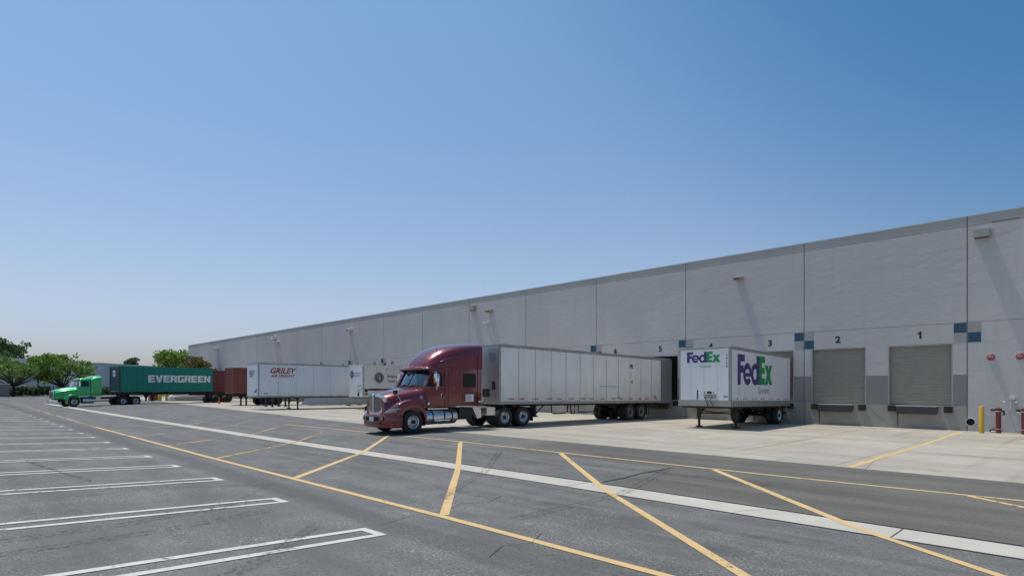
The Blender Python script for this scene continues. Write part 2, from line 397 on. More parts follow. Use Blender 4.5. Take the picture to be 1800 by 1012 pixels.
def courier_logo(mb, origin, xd, zd, nd, h, sx=1):         # purple and green five-letter wordmark
    o = Vector(origin); xd = Vector(xd) * h * sx; zd = Vector(zd) * h; nd = Vector(nd) * .0015
    def P(pts, m, k=0): mb.poly([o + xd * a + zd * b + nd * k for a, b in pts], m)
    def ring(cx, cz, r, ri, riz, a0, a1, m):
        A = ring_pts(cx, cz, r, r, a0, a1, 26); B = ring_pts(cx, cz, ri, riz, a0, a1, 26)
        for i in range(26): P([A[i], A[i + 1], B[i + 1], B[i]], m)
    P([(0, 0), (.27, 0), (.27, .4), (.52, .4), (.52, .64), (.27, .64), (.27, .77), (.62, .77), (.62, 1), (0, 1)], M_PURPLE)
    ring(.86, .36, .375, .2, .17, 0, 322, M_PURPLE); P([(.58, .27), (1.235, .27), (1.235, .4), (.58, .4)], M_PURPLE, 1)
    ring(1.56, .36, .375, .165, .19, 0, 360, M_PURPLE); P([(1.7, 0), (1.95, 0), (1.95, 1), (1.7, 1)], M_PURPLE, 1)
    P([(1.95, 0), (2.52, 0), (2.52, .23), (2.22, .23), (2.22, .39), (2.5, .39), (2.5, .6), (2.22, .6), (2.22, .77), (2.54, .77), (2.54, 1), (1.95, 1)], M_GREEND)
    cx = 2.88
    P([(cx + a, b) for a, b in ((-.38, .7), (-.06, .7), (.02, .55), (.1, .7), (.4, .7), (.17, .36), (.4, 0), (.08, 0), (0, .17), (-.08, 0), (-.38, 0), (-.16, .36))], M_GREEND)

# ---------------------------------------------------------------- ground
YR = [-400, -60, -2, 0, 3, 6, 8, 9.2, 9.8, 10.4, 11, 12.5, 14, 15.2, YE, 18, 22, 28, D, 60, 150, 700]
XR = [-900, -300, -165, -120, -80, -50, -30, -15, -8, 0, 8, 30, 100, 500]
b = MB()
vs = [(x, y, g(y)) for y in YR for x in XR]; n = len(XR)
b.add(vs, [(j * n + i, j * n + i + 1, (j + 1) * n + i + 1, (j + 1) * n + i) for j in range(len(YR) - 1) for i in range(n - 1)], M_ASPH)
ground = b.build('ground', kind='structure')
KN = [9.2, 9.8, 10.4, YE]
def strip(mb, pts, width, m, lift=.006, wf=None):
    """painted band that follows the ground along a polyline (x, y)"""
    P = [Vector(p) for p in pts]; L = []; lift = .005 + lift * .15
    for a, c in zip(P[:-1], P[1:]):
        k = max(1, int((c - a).length / .35)); ts = [i / k for i in range(k)]
        if abs(c.y - a.y) > 1e-6:
            ts += [t_ for t_ in ((q - a.y) / (c.y - a.y) for q in KN) if 0 < t_ < 1]
        L += [a.lerp(c, t_) for t_ in sorted(ts)]
    L.append(P[-1]); rows = []
    for i, p_ in enumerate(L):
        d = (L[min(i + 1, len(L) - 1)] - L[max(i - 1, 0)]).normalized(); nrm = Vector((-d.y, d.x))
        wd = width if wf is None else width * wf(i / len(L))
        a = p_ + nrm * wd / 2; c = p_ - nrm * wd / 2
        rows.append([(a.x, a.y, g(a.y) + lift), (c.x, c.y, g(c.y) + lift)])
    mb.loft(rows, m, closed=False)
def band(mb, lo, hi, xs, m, lift, knots=()):
    """sheet between two curves lo(x), hi(x) following the ground"""
    for x0, x1 in zip(xs[:-1], xs[1:]):
        ts = [i / 8 for i in range(9)]
        rows = []
        for t_ in ts:
            ya = lo(x0) + (hi(x0) - lo(x0)) * t_; yb = lo(x1) + (hi(x1) - lo(x1)) * t_
            rows.append([(x0, ya, g(ya) + lift), (x1, yb, g(yb) + lift)])
        mb.loft(rows, m, closed=False)
def lerp_tab(tab):
    def f(x):
        if x >= tab[0][0]: return tab[0][1]
        for (a, ya), (c, yc) in zip(tab[:-1], tab[1:]):
            if x >= c: return yc + (ya - yc) * (x - c) / (a - c)
        return tab[-1][1]
    return f
apron_edge = lerp_tab([(-1, YE), (-30, YE + .02), (-49, 17.4), (-89, 20.6), (-131, 22.5)])
b = MB(); band(b, apron_edge, lambda x: D + .02, [30, 8, 0, -5, -12, -20, -30, -40, -49, -60, -75, -89, -131], M_CONC, .003)
apron = b.build('pavement', kind='structure')
sw_lo = lerp_tab([(-1, 9.85), (-12, 9.72), (-21, 9.4), (-47, 8.85), (-100, 8.5)]); sw_hi = lerp_tab([(-1, 10.55), (-8, 10.55), (-23, 10.1), (-48, 9.65), (-100, 9.3)])
b = MB(); band(b, sw_lo, sw_hi, [30, 5, 0] + [-2.5 * i for i in range(1, 37)], M_SWALE, .004)
swale = b.build('drain_strip', kind='structure')
b = MB(); strip(b, [(30, 9.8), (0, 9.8), (-12, 9.68), (-21, 9.36), (-47, 8.8)], .035, M_CRACK, .012)
strip(b, [(30, 10.6), (0, 10.6), (-8, 10.6), (-23, 10.15)], .035, M_CRACK, .012); b.build('drain_edge_gap', kind='structure')
# newer, darker asphalt between the drain and the apron
b = MB()
pl = lambda x: sw_hi(x) + .03
band(b, pl, lambda x: min(13.3, pl(x) + 40), [30, 8, 0, -3, -7.9], M_ASPH2, .002)
band(b, lambda x: 13.3, lambda x: apron_edge(x), [30, 8, 0, -3, -7.9, -14], M_ASPH2, .002)
b.build('asphalt_patch', kind='structure')
b = MB(); strip(b, [(-8.1, 10.75), (-8.02, 11.4), (-8.05, 12.2), (-7.9, 13.35)], .09, M_CRACK, .008)
for pts in ([(-8.1, 7.6), (-7.7, 6.9), (-7.85, 6.4), (-7.4, 5.7), (-7.45, 5.2), (-7.1, 4.4)], [(-5.4, 5.8), (-5.1, 5.3), (-5.2, 4.9), (-4.9, 4.4)],
            [(-4.62, 9.85), (-4.5, 10.2), (-4.25, 10.55)], [(-4.2, 16.1), (-4.5, 18), (-4.75, 22), (-4.8, 26)], [(-17, 6.9), (-15, 7.1), (-13.8, 6.8), (-12.7, 7.2)]):
    strip(b, pts, .008, M_CRACK, .013)
b.build('pavement_crack', kind='structure')
# yellow paint
b = MB(); strip(b, [(-34, 5.2), (-60, 5.5), (-95, 5.9)], .14, M_YEL2, .012); b.build('yellow_boundary_line', ground)['kind'] = 'structure'
b = MB(); strip(b, [(2, 5.36), (-7.06, 5.42), (-17.3, 5.25), (-34, 5.2)], .15, M_YEL, .012); b.build('yellow_boundary_line', ground)['kind'] = 'structure'
b = MB(); strip(b, [(8, 14.02), (-1, 14.0), (-5, 13.85), (-12, 13.82), (-17.3, 13.85), (-23.2, 13.7), (-31.3, 13.4)], .11, M_YEL3, .016); b.build('yellow_boundary_line', ground)['kind'] = 'structure'
b = MB(); strip(b, [(-1.9, 13.9), (-.6, 13.1), (2.2, 10.7), (4.5, 8.7)], .12, M_YEL, .012); b.build('yellow_hatch_line', ground)['kind'] = 'structure'
tops = [(-6.92, 13.75), (-11.95, 13.72), (-16.9, 13.75), (-21.5, 13.6), (-26.74, 13.55), (-31.3, 13.35), (-35.4, 12.6), (-39.5, 12.2)]
bots = [(2.55, 5.45), (-2.0, 5.48), (-7.15, 5.5), (-12.24, 5.4), (-17.0, 5.3), (-21.8, 5.3), (-26.6, 5.28), (-30.8, 5.3)]
for i, (a, c) in enumerate(zip(tops, bots)):
    b = MB(); mm = M_YEL if i < 4 else M_YEL2
    mid = ((a[0] + c[0]) / 2 + .03 * (-1) ** i, (a[1] + c[1]) / 2 + .05)
    strip(b, [a, mid, c], .15 if i < 5 else .12, mm, .014); b.build('yellow_hatch_line', ground)['kind'] = 'structure'
for x0, y0, x1, y1, wd in ((-4.55, 16.05, -5.0, 34.6, .17), (-8.1, 16.0, -8.7, 34.2, .1), (-11.95, 16.0, -12.25, 30, .09), (-15.9, 16.2, -16.2, 34, .08), (-19.8, 17, -20, 34, .08),
                           (-23.7, 16.3, -24, 34, .08), (-27.5, 16.3, -27.6, 34, .08), (-35, 16.6, -35, 34, .08), (-42, 17.2, -42, 34, .08)):
    b = MB(); strip(b, [(x0, y0), ((x0 + x1) / 2 + .05, (y0 + y1) / 2), (x1, y1)], wd, M_YEL if wd > .1 else M_YEL2, .01); b.build('yellow_dock_line', apron)['kind'] = 'structure'
# white hairpin stall lines
ends = [-3.65, -6.56, -9.52, -12.61, -15.36, -17.98, -20.75, -23.47, -26.18, -28.68] + [-31.4 - 2.74 * i for i in range(12)]
for i, x in enumerate(ends):
    b = MB(); y1 = 4.06 if i < 4 else 4.0; hw = .2; tilt = .1
    for sx in (-1, 1): strip(b, [(x - .2 + sx * hw, y1 - (.0 if sx > 0 else .02)), (x + .1 + sx * hw, -1.6)], .12, M_WHT, .012)
    strip(b, [(x - .2 - hw - .06, y1 - .06), (x - .2 + hw + .06, y1 - .04)], .13, M_WHT, .016)
    b.build('white_stall_line', ground)['kind'] = 'structure'
# tyre marks
b = MB()
def arc(cx, cy, r, a0, a1, w_, off=.35):
    for q in (0, off): strip(b, [(cx + (r + q) * math.cos(R(a)), cy + (r + q) * math.sin(R(a))) for a in range(a0, a1, 6)], w_, M_SKID, .011)
arc(-38, 16.5, 6.5, 200, 300, .2, 1.9); arc(-34, 17, 5, 210, 290, .2, 1.9); arc(-42, 7, 6, 20, 110, .22, 2.0)
for k, (x0, y0, x1, y1) in enumerate(((-14.4, 6.6, -9.4, 2.9), (-14.9, 6.3, -9.9, 2.7), (-9, 7.4, -1, 8.3), (-20, 7.6, -2, 6.8), (-13.6, 5, -11.4, 1.2), (-30, 11.5, -5, 12.6), (-30, 12.4, -6, 11.7), (-50, 7, -12, 8.3), (-50, 7.9, -13, 9))):
    strip(b, [(x0, y0), ((x0 * .6 + x1 * .4), (y0 * .6 + y1 * .4) + .25), (x1, y1)], .24 if k > 1 else .1, M_SKID, .009 + k * .0003)
for x0, y0, x1, y1 in ((-9.0, 3.6, -8.0, .2), (-9.7, 3.3, -8.6, .0), (-7.6, 3.6, -5.6, 1.5), (-11.6, 4.6, -12.9, 1.2), (-13.6, 2.0, -18, 1.4), (-6.4, 6.2, -7.9, 13.0), (-8.6, 6.5, -14, 13)):
    for q in (0, .16): strip(b, [(x0 + q, y0), ((x0 + x1) / 2 + .15 + q, (y0 + y1) / 2), (x1 + q, y1)], .09, M_SKID2, .0205 + q * .01)
b.build('tyre_marks', ground)['kind'] = 'structure'

# ---------------------------------------------------------------- warehouse
wh = thing('warehouse_building', 'long pale grey tilt-up warehouse with numbered loading docks and blue accent squares', 'building', (0, D, 0))
JX = [-4.93 - 7.5 * k for k in range(-4, 17)]; XL = -131.0; XRt = 30.0
HT = 10.38
NP = 10
doors = [(-6.87 - 3.765 * k - (0 if k < 6 else .0), k + 1) for k in range(2 * NP)]
doors = []
for k in range(NP):
    for q in range(2): doors.append((-4.93 - 7.5 * k - (1.94 if q == 0 else 5.72), 2 * k + q + 1))
DW, DZ0, DZ1 = 2.76, 1.2, 4.27
b = MB()
def inside_door(xa, xb, za, zb):
    if zb <= DZ0 + .001 or za >= DZ1 - .001: return None
    for x, nme in doors:
        if xa >= x - DW / 2 - .001 and xb <= x + DW / 2 + .001: return nme
    return None
gz = .009
xs = sorted(set([XL, XRt] + [j + s for j in JX for s in (-.025, .025) if XL < j < XRt] + [x + s * DW / 2 for x, _ in doors for s in (-1, 1)]))
zs = [0, DZ0, 2.73, DZ1, 5.27 - gz, 5.27 + gz, 9.91 - gz, 9.91 + gz, HT]
for xa, xb in zip(xs[:-1], xs[1:]):
    joint_col = any(abs((xa + xb) / 2 - j) < .02 for j in JX) and xb - xa < .06
    right = xa >= -4.93
    for za, zb in zip(zs[:-1], zs[1:]):
        if inside_door(xa, xb, za, zb): continue
        groove = joint_col or (zb - za < .03)
        m_ = M_WALL
        if za >= 9.9: m_ = M_WTOP
        elif right: m_ = M_WALL
        elif zb <= DZ0: m_ = M_WBASE
        elif zb <= 2.74: m_ = M_WBAND
        if not groove: b.box(xa, xb, 0, .04, za, zb, m_)
        else: b.box(xa, xb, .022, .04, za, zb, M_GROOVE)
def backing(y0, y1, m_):
    xs2 = sorted(set([XL, XRt] + [x + s * DW / 2 for x, _ in doors for s in (-1, 1)]))
    for xa, xb in zip(xs2[:-1], xs2[1:]):
        if inside_door(xa, xb, 2, 3): b.box(xa, xb, y0, y1, 0, DZ0, m_); b.box(xa, xb, y0, y1, DZ1, HT - .02, m_)
        else: b.box(xa, xb, y0, y1, 0, HT - .02, m_)
backing(.041, .30, M_WALL)
for k in range(NP + 1):                    # accent squares at each joint
    j = -4.93 - 7.5 * k; e = -.004
    for x0, x1, z0, z1, m_ in ((j - .53, j - .03, 4.775, 5.25, M_BLUE), (j + .03, j + .53, 4.775, 5.25, M_TAUPE), (j - .53, j - .03, 4.29, 4.77, M_TAUPE), (j + .03, j + .53, 4.29, 4.77, M_BLUE)):
        b.box(x0, x1, e, .0, z0, z1, m_)
b.box(XL, XRt, .31, 60, 0, HT - .03, M_WALL)
wall = b.build('wall', wh)
b = MB(); b.box(XL - .02, XRt, -.02, .33, HT, HT + .04, M_COPING); b.build('coping', wh)
b = MB()                                   # slight step in the parapet reveal of the corner panel
b.box(-4.0, -3.0, -.006, -.001, 9.93, 9.97, M_GROOVE); b.build('reveal_patch', wh)
# roll-up doors, pits, bumpers
def roll_door():
    b = MB(); rows = []; z = DZ0 + .04
    prof = [(0, 0), (.022, .014), (.022, .042), (0, .062)]
    while z < DZ1 - .02:
        for dy, dz in prof: rows.append([(-DW / 2, .2 - dy, z + dz), (DW / 2, .2 - dy, z + dz)])
        z += .075
    b.loft(rows, M_DOOR, closed=False)
    return b
first = None
for x, num in doors:
    if num == 5:
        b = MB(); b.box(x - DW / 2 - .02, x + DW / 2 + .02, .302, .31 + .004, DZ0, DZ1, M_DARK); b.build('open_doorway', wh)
    elif first is None: first = roll_door().build('roll_door', wh); first.location = (x, 0, 0)
    else:
        c_ = first.copy(); col.objects.link(c_); c_.parent = wh; c_.location = (x, 0, 0)
b = MB()
for s in (-1, 1):
    b.box(s * (DW / 2 - .03) - .03, s * (DW / 2 - .03) + .03, .0 + .005, .17, DZ0 + .001, DZ1 - .002, M_ALUD)
b.box(-DW / 2, DW / 2, .02, .28, DZ1 - .06, DZ1 - .003, M_ALUD)
fr0 = b.build('door_frame', wh)
b = MB(); b.box(-1.37, -1.03, -.12, -.001, .86, 1.17, M_BLACKRUB); bm0 = b.build('dock_bumper', wh, bev=.01)
b = MB(); b.box(1.03, 1.37, -.12, -.001, .86, 1.17, M_BLACKRUB); bm1 = b.build('dock_bumper', wh, bev=.01)
b = MB(); b.box(-.98, .8, -.3, -.002, 1.13, 1.17, M_ALUD); b.prism([(-.3, 1.13), (-.3, .78), (-.26, .76), (-.04, .92), (-.04, 1.13)], lambda y, z, d: (d, y, z), -.96, .78, M_STEELDK)
b.box(-.95, -.93, -.05, -.01, .1, .85, M_CHAS)
lp0 = b.build('dock_leveler', wh, bev=.008)
for i, (x, num) in enumerate(doors):
    for o in (fr0, bm0, bm1, lp0):
        if i == 0: o.location = (x, 0, 0)
        else:
            c_ = o.copy(); col.objects.link(c_); c_.parent = wh; c_.location = (x, 0, 0)
    b = MB()
    if num == 1: b.poly([(x + a_, -.006, 4.58 + c_) for a_, c_ in ((-.0, 0), (.09, 0), (.09, .36), (.02, .36), (-.02, .3), (-.1, .28), (-.1, .22), (.0, .23))], M_NUM)
    else: text_on(b, str(num), (x, -.006, 4.58), (1, 0, 0), (0, 0, 1), .5, M_NUM, .04, 0, 1.08, 'CENTER')
    b.build('dock_number', wh)
# shoebox lights on the wall: (x, z, w, h, depth)
for x, z, sx, sz, dp, mm, nme in ((-4.35, 9.44, .62, .38, .3, M_BEIGE, 'wall_light'), (-16.25, 8.85, .48, .2, .42, M_BEIGE, 'wall_light'), (-41.8, 9.45, .7, .42, .3, M_BEIGE, 'wall_light'),
                             (-39.4, 8.95, .7, .22, .45, M_BEIGE, 'wall_light'), (-64.8, 8.98, .7, .3, .5, M_WHITE, 'wall_light'), (-87.5, 9.3, .8, .5, .5, M_WHITE, 'wall_light'),
                             (-86.4, 8.6, .8, .3, .5, M_WHITE, 'wall_light'), (-113.4, 8.9, .9, .35, .6, M_WHITE, 'wall_light')):
    b = MB()
    if sz > .35: b.box(x - sx / 2, x + sx / 2, -dp, -.002, z - sz / 2, z + sz / 2, mm); b.box(x - sx / 2 + .03, x + sx / 2 - .03, -dp + .03, -.03, z - sz / 2 - .012, z - sz / 2 - .001, M_STEELDK)
    else:
        b.prism([(-.002, -sz / 2), (-.002, sz / 2), (-dp * .5, sz / 2), (-dp, sz * .25), (-dp, -sz * .35), (-dp * .9, -sz / 2)], lambda y, zz, d: (x + d, y, z + zz), -sx / 2, sx / 2, mm)
        b.box(x - sx / 2 + .05, x + sx / 2 - .05, -dp * 1.01 - .004, -dp * .9, z - sz * .33, z + sz * .18, M_GLASSB)
    b.build(nme, wh, bev=.012)
b = MB()
for dx in (-.22, .22):
    b.lathe([(0, .0), (.0, .13), (.12, .1), (.16, 0)], (-39.83 + dx, -.28, 7.95), 1, M_WHITE, 12); b.tube([(-39.83 + dx, -.12, 7.95), (-39.83, -.03, 7.85)], .03, M_WHITE)
b.box(-39.93, -39.73, -.08, -.002, 7.75, 7.95, M_WHITE); b.build('twin_floodlight', wh)
for x in (-4.03, -2.98):                          # alarm bells
    b = MB(); b.lathe([(0, .16), (-.03, .165), (-.05, .165)], (x, -.002, 3.55), 1, M_WHITE, 24); b.lathe([(-.05, .14), (-.08, .115), (-.1, .05), (-.1, 0)], (x, -.002, 3.55), 1, M_RED, 24)
    for k in range(6): b.box(x - .09 + .036 * k - .006, x - .09 + .036 * k + .006, -.108, -.1, 3.51, 3.59, M_WHITE)
    b.build('alarm_bell', wh, smooth=40)
b = MB(); b.lathe([(0, .2), (-.05, .2), (-.05, .17)], (-4.8, -.002, .44), 1, M_WHITE, 22); b.disc((-4.8, -.02, .44), .17, 1, M_DARK, 20); b.build('wall_vent', wh, smooth=40)
b = MB()
b.box(-3.36, -3.16, -.12, -.002, 1.56, 1.68, M_WHITE)
for s in (-1, 1):
    b.tube([(-3.26 + s * .04, -.06, 1.56), (-3.26 + s * .05, -.06, 1.15), (-3.26 + s * .14, -.08, .98), (-3.26 + s * .3, -.1, .9), (-3.26 + s * .42, -.25, .9)], .018, M_WHITE, 8)
b.build('electrical_conduit', wh, smooth=40)
for dx in (-.27, .15):
    b = MB(); b.lathe([(0, 0), (-.06, .05), (-.11, .05), (-.14, 0)], (-3.26 + dx, -.002, 1.42), 1, M_WHITE, 10); b.build('wall_sensor', wh, smooth=40)
b = MB(); b.box(-4.05, -3.68, -.28, -.03, 0.03, .14, M_STEELDK); b.tube([(-4.0, -.3, .06), (-3.72, -.3, .06)], .025, M_WHITE); b.build('low_pipe', wh, bev=.008)
# scuff marks and small holes on the wall base
b = MB()
for x0, z0, x1, z1 in ((-9.05, .95, -8.6, .45), (-8.55, .45, -8.4, .4), (-8.7, 1.5, -8.5, 1.35), (-12.9, .9, -12.8, .2)):
    b.bar((x0, -.003, z0), (x1, -.003, z1), .004, .02, M_WBAND)
b.build('scuff_marks', wh)

def bollard(x, y, h, r, mm, label, group=None):
    b = MB(); z0 = g(y) - .05
    b.lathe([(z0, r), (z0 + h - .04, r), (z0 + h, r * .8), (z0 + h + .015, 0)], (0, 0, 0), 2, mm, 20)
    o = b.build('bollard', smooth=50); o.location = (x, y, 0); return tag(o, label, 'bollard', group)
bollard(-4.2, 34.1, 1.28, .1, M_YELB, 'yellow steel bollard standing at the wall beside the round vent')
for x, y, lab in ((-3.67, 34.75, 'maroon standpipe nearest the yellow bollard'), (-2.78, 34.75, 'maroon standpipe at the right edge of the photo')):
    t_ = thing('standpipe', lab, 'standpipe', (x, y, 0), 0, 'maroon fire standpipes')
    b = MB(); b.lathe([(-.05, .1), (.95, .1), (.96, .115), (1.0, .115), (1.0, .1)], (0, 0, 0), 2, M_MARPIPE, 20); b.lathe([(.2, .104), (.22, .104)], (0, 0, 0), 2, M_WHITE, 20)
    b.build('pipe', t_, smooth=40)
    b = MB(); b.lathe([(1.0, .08), (1.08, .12), (1.16, .115), (1.2, .05), (1.22, 0)], (0, 0, 0), 2, M_MARPIPE, 18); b.lathe([(1.0, .125), (1.02, .13), (1.03, .1)], (0, 0, 0), 2, M_WHITE, 18)
    b.build('valve_head', t_, smooth=40)
    b = MB(); b.tube([(-.12, 0, 1.08), (-.28, -.02, 1.08)], .06, M_CHAS, 10); b.tube([(.1, 0, 1.05), (.2, -.02, 1.0), (.19, -.02, .85)], .05, M_CHAS, 8)
    b.build('outlet', t_, smooth=40)

# ---------------------------------------------------------------- wheels
def tyre_geo(b, a0=0):
    b.lathe([(-.10, .3), (-.135, .34), (-.145, .43), (-.13, .49), (-.105, .508), (-.06, .513), (-.055, .5), (-.045, .5), (-.04, .515), (.04, .515), (.045, .5), (.055, .5), (.06, .513), (.105, .508), (.13, .49), (.145, .43), (.135, .34), (.10, .3)],
            (a0, 0, 0), 0, M_TYRE, 36)
PARK = None
def wheel(parent, loc, side, style, rim=M_ALU, scale=1):
    key = (style, rim.name)
    if key not in WCACHE:
        b = MB(); tyre_geo(b)
        if style != 'steer': tyre_geo(b, -.33)
        o = b.build('wheel', parent, smooth=35)
        r = MB()
        if style == 'steer':
            r.lathe([(.10, .3), (.125, .295), (.11, .275), (.04, .262), (.075, .235), (.1, .19), (.105, .13), (.12, .12), (.12, .1)], (0, 0, 0), 0, rim, 32)
            r.lathe([(.12, .1), (.2, .085), (.215, .05), (.215, 0)], (0, 0, 0), 0, M_CHAS, 18)
            for k in range(10):
                a = 2 * math.pi * k / 10
                r.lathe([(.108, .026), (.092, .0)], (0, .205 * math.cos(a), .205 * math.sin(a)), 0, M_DARK, 10)
                r.lathe([(.105, .018), (.14, .015), (.14, 0)], (0, .14 * math.cos(a + .3), .14 * math.sin(a + .3)), 0, M_CHAS, 7)
        else:
            r.lathe([(.10, .3), (.12, .295), (.11, .275), (-.02, .262), (-.06, .235), (-.07, .13), (.05, .12), (.07, .1)], (0, 0, 0), 0, rim, 30)
            r.lathe([(.07, .1), (.14, .09), (.15, .05), (.15, 0)], (0, 0, 0), 0, M_CHAS, 16)
            for k in range(10):
                a = 2 * math.pi * k / 10
                r.lathe([(-.055, .028), (-.058, .0)], (0, .19 * math.cos(a), .19 * math.sin(a)), 0, M_DARK, 8)
            r.lathe([(-.23, .29), (-.35, .2), (-.36, 0)], (0, 0, 0), 0, M_CHAS, 18)
        ro = r.build('rim', o, smooth=35)
        WCACHE[key] = o
    else:
        src = WCACHE[key]; o = src.copy(); col.objects.link(o); o.parent = parent
        for ch in src.children: d = ch.copy(); col.objects.link(d); d.parent = o
    o.location = loc; o.rotation_euler = (random.random() * 0, 0, 0 if side > 0 else math.pi); o.scale = (scale,) * 3
    return o
WCACHE = {}

# ---------------------------------------------------------------- semi trailers (x lateral, +x faces the camera; y back from the nose; z up)
def semi_trailer(name, label, loc, rz, L, z0, z1, Hb, skinm, nosem, railm, W=2.6, seam=1.22, wheels=(), wheel_z=.5, rim=M_ALUD, gear=None, gear_mat=M_CHAS,
                 group='semi trailers at the docks', refl='dash', rail_h=.14, gear_z=0, nose_seam=None, seam_w=.035, round_nose=0):
    t_ = thing(name, label, 'trailer', loc, rz, group); hw = W / 2
    zf = lambda y: z0 + (z1 - z0) * y / L
    sh = lambda x, y, z: (x, y, z + zf(y))
    b = MB()
    def side(s):
        pts = [(s * hw, y, zz) for y, zz in ((.12, rail_h), (L, rail_h), (L, Hb - .16), (.12, Hb - .16))]
        b.poly([sh(*q) for q in pts], skinm)
        b.box(*sorted((s * (hw - .04), s * (hw - .001))), .12, L - .001, rail_h, Hb - .16, skinm, sh)
        y = .12 + seam if s else 0
        k = 0
        while y < L - .2:
            b.box(*sorted((s * (hw - .01), s * (hw + .006))), y - seam_w / 2, y + seam_w / 2, rail_h, Hb - .16, railm if seam_w > .02 else M_GREYD, sh)
            y += seam
    side(1); side(-1)
    b.box(-hw + .05, hw - .05, .06, L - .1, .02, Hb - .03, skinm, sh)
    b.build('side_walls', t_)
    b = MB()
    b.box(-hw + .12, hw - .12, 0, .05, rail_h, Hb - .12, nosem, sh)
    if nose_seam:
        for k in range(1, nose_seam):
            x = -hw + W * k / nose_seam; b.box(x - .004, x + .004, -.003, .0, rail_h, Hb - .12, M_SILVERD, sh)
    b.build('nose_panel', t_)
    for s in (-1, 1):                        # rounded corner posts
        b = MB()
        prof = [(s * (hw - .12), 0), (s * (hw - .05), .02), (s * (hw - .015), .06), (s * hw, .13), (s * (hw - .1), .13)]
        b.prism([(x, y) for x, y in prof], lambda x, y, d: sh(x, y, d), rail_h * .2, Hb - .06, M_ALUD)
        b.build('corner_post', t_)
    b = MB()
    for s in (-1, 1):
        b.box(*sorted((s * (hw - .06), s * (hw + .012))), 0.02, L, Hb - .16, Hb - .02, railm, sh); b.box(*sorted((s * (hw - .1), s * (hw + .02))), 0, L, Hb - .02, Hb, M_ALUD, sh)
    b.box(-hw, hw, -.01, .09, Hb - .12, Hb - .02, railm, sh); b.box(-hw + .02, hw - .02, 0, L, Hb - .018, Hb - .004, M_ALUD, sh)
    b.build('roof_rails', t_, bev=.008)
    b = MB()
    for s in (-1, 1): b.box(*sorted((s * (hw - .06), s * (hw + .015))), .02, L, 0, rail_h, railm, sh)
    b.box(-hw, hw, -.012, .05, 0, rail_h, railm, sh)
    y = .3
    while y < L: 
        for s in (1,): b.box(hw + .01, hw + .022, y - .012, y + .012, .03, rail_h - .02, M_GREYD, sh)
        y += .3
    for k in range(int(L / .6)): b.box(-hw + .05, hw - .05, .3 + k * .6, .38 + k * .6, -.1, -.005, M_CHAS, sh)
    b.build('floor_rails', t_)
    if refl:
        b = MB(); y = .7; k = 0
        while y < L - .4:
            if refl == 'dash':
                b.box(hw + .004, hw + .012, y, y + .32, rail_h + .1, rail_h + .16, M_REFL, sh)
                b.box(hw + .004, hw + .012, y - .16, y - .01, rail_h + .1, rail_h + .16, M_SILVERD, sh)
                y += 1.05 if k % 3 else .75
            elif refl == 'dots':
                b.box(hw + .004, hw + .014, y, y + .12, rail_h + .06, rail_h + .12, M_REFL, sh); y += .35 if k % 2 else .85
            else:
                b.box(hw + .016, hw + .024, y, y + .35, rail_h * .4, rail_h * .75, M_REFL, sh); y += .95
            k += 1
        b.build('reflectors', t_)
    # rear frame
    b = MB()
    for s in (-1, 1): b.box(*sorted((s * (hw - .1), s * (hw + .005))), L, L + .07, -.02, Hb, M_ALUD, sh)
    b.box(-hw, hw, L, L + .07, Hb - .12, Hb, M_ALUD, sh); b.box(-hw + .1, hw - .1, L + .01, L + .04, 0, Hb - .12, M_DARK, sh)
    b.build('rear_frame', t_)
    b = MB()
    for s in (-1, 1):
        b.bar((s * .55, L - .05, zf(L)), (s * .55, L - .12, .55), .1, .08, M_CHAS); b.bar((s * .85, L - .8, zf(L) - .05), (s * .9, L - .1, .58), .05, .05, M_CHAS)
    b.box(-1.15, 1.15, L - .14, L - .06, .5, .6, M_CHAS); b.build('underride_guard', t_)
    if wheels:
        b = MB(); ya, yb = min(wheels), max(wheels)
        for s in (-1, 1):
            b.box(*sorted((s * .48, s * .58)), ya - 1.1, yb + .9, zf(ya) - .28, zf(ya) - .11, M_CHAS)
            b.prism([(ya - 1.0, .75), (yb + .6, .75), (yb + .3, .52), (ya - .5, .52)], lambda y, z, d: (s * d, y, z), .42, .56, M_CHAS)
        for y in wheels:
            b.tube([(-1.0, y, wheel_z), (1.0, y, wheel_z)], .075, M_CHAS, 10); b.tube([(-.75, y, wheel_z), (-.5, y, wheel_z)], .2, M_CHAS, 12); b.tube([(.5, y, wheel_z), (.75, y, wheel_z)], .2, M_CHAS, 12)
            b.tube([(-.4, y + .3, wheel_z + .1), (-.05, y + .3, wheel_z + .12)], .09, M_CHAS, 10)
        b.box(-.5, .5, ya - .1, yb + .1, .72, .8, M_CHAS); b.build('bogie', t_)
        for y in wheels:
            for s in (-1, 1): wheel(t_, (s * (hw - .17), y, wheel_z), s, 'dual', rim)
        for s in (-1, 1):
            b = MB(); b.box(*sorted((s * (hw - .65), s * (hw - .05))), yb + .62, yb + .64, .22, .95, M_BLACKRUB); b.build('mud_flap', t_)
    if gear:
        for s in (-1, 1):
            b = MB(); x = s * (hw - .38); zt = zf(gear)
            b.box(x - .07, x + .07, gear - .07, gear + .07, .45, zt - .05, gear_mat); b.box(x - .05, x + .05, gear - .05, gear + .05, gear_z + .06, .46, gear_mat)
            b.box(x - .14, x + .14, gear - .13, gear + .13, gear_z, gear_z + .06, gear_mat)
            b.bar((x, gear + .05, .55), (x, gear + .75, zt - .05), .05, .05, gear_mat); b.bar((x, gear - .03, zt - .3), (x - s * .4, gear, zt - .04), .08, .08, gear_mat)
            b.build('landing_leg', t_, bev=.006)
        b = MB(); b.bar((-hw + .38, gear, .72), (hw - .38, gear, .72), .05, .06, gear_mat)
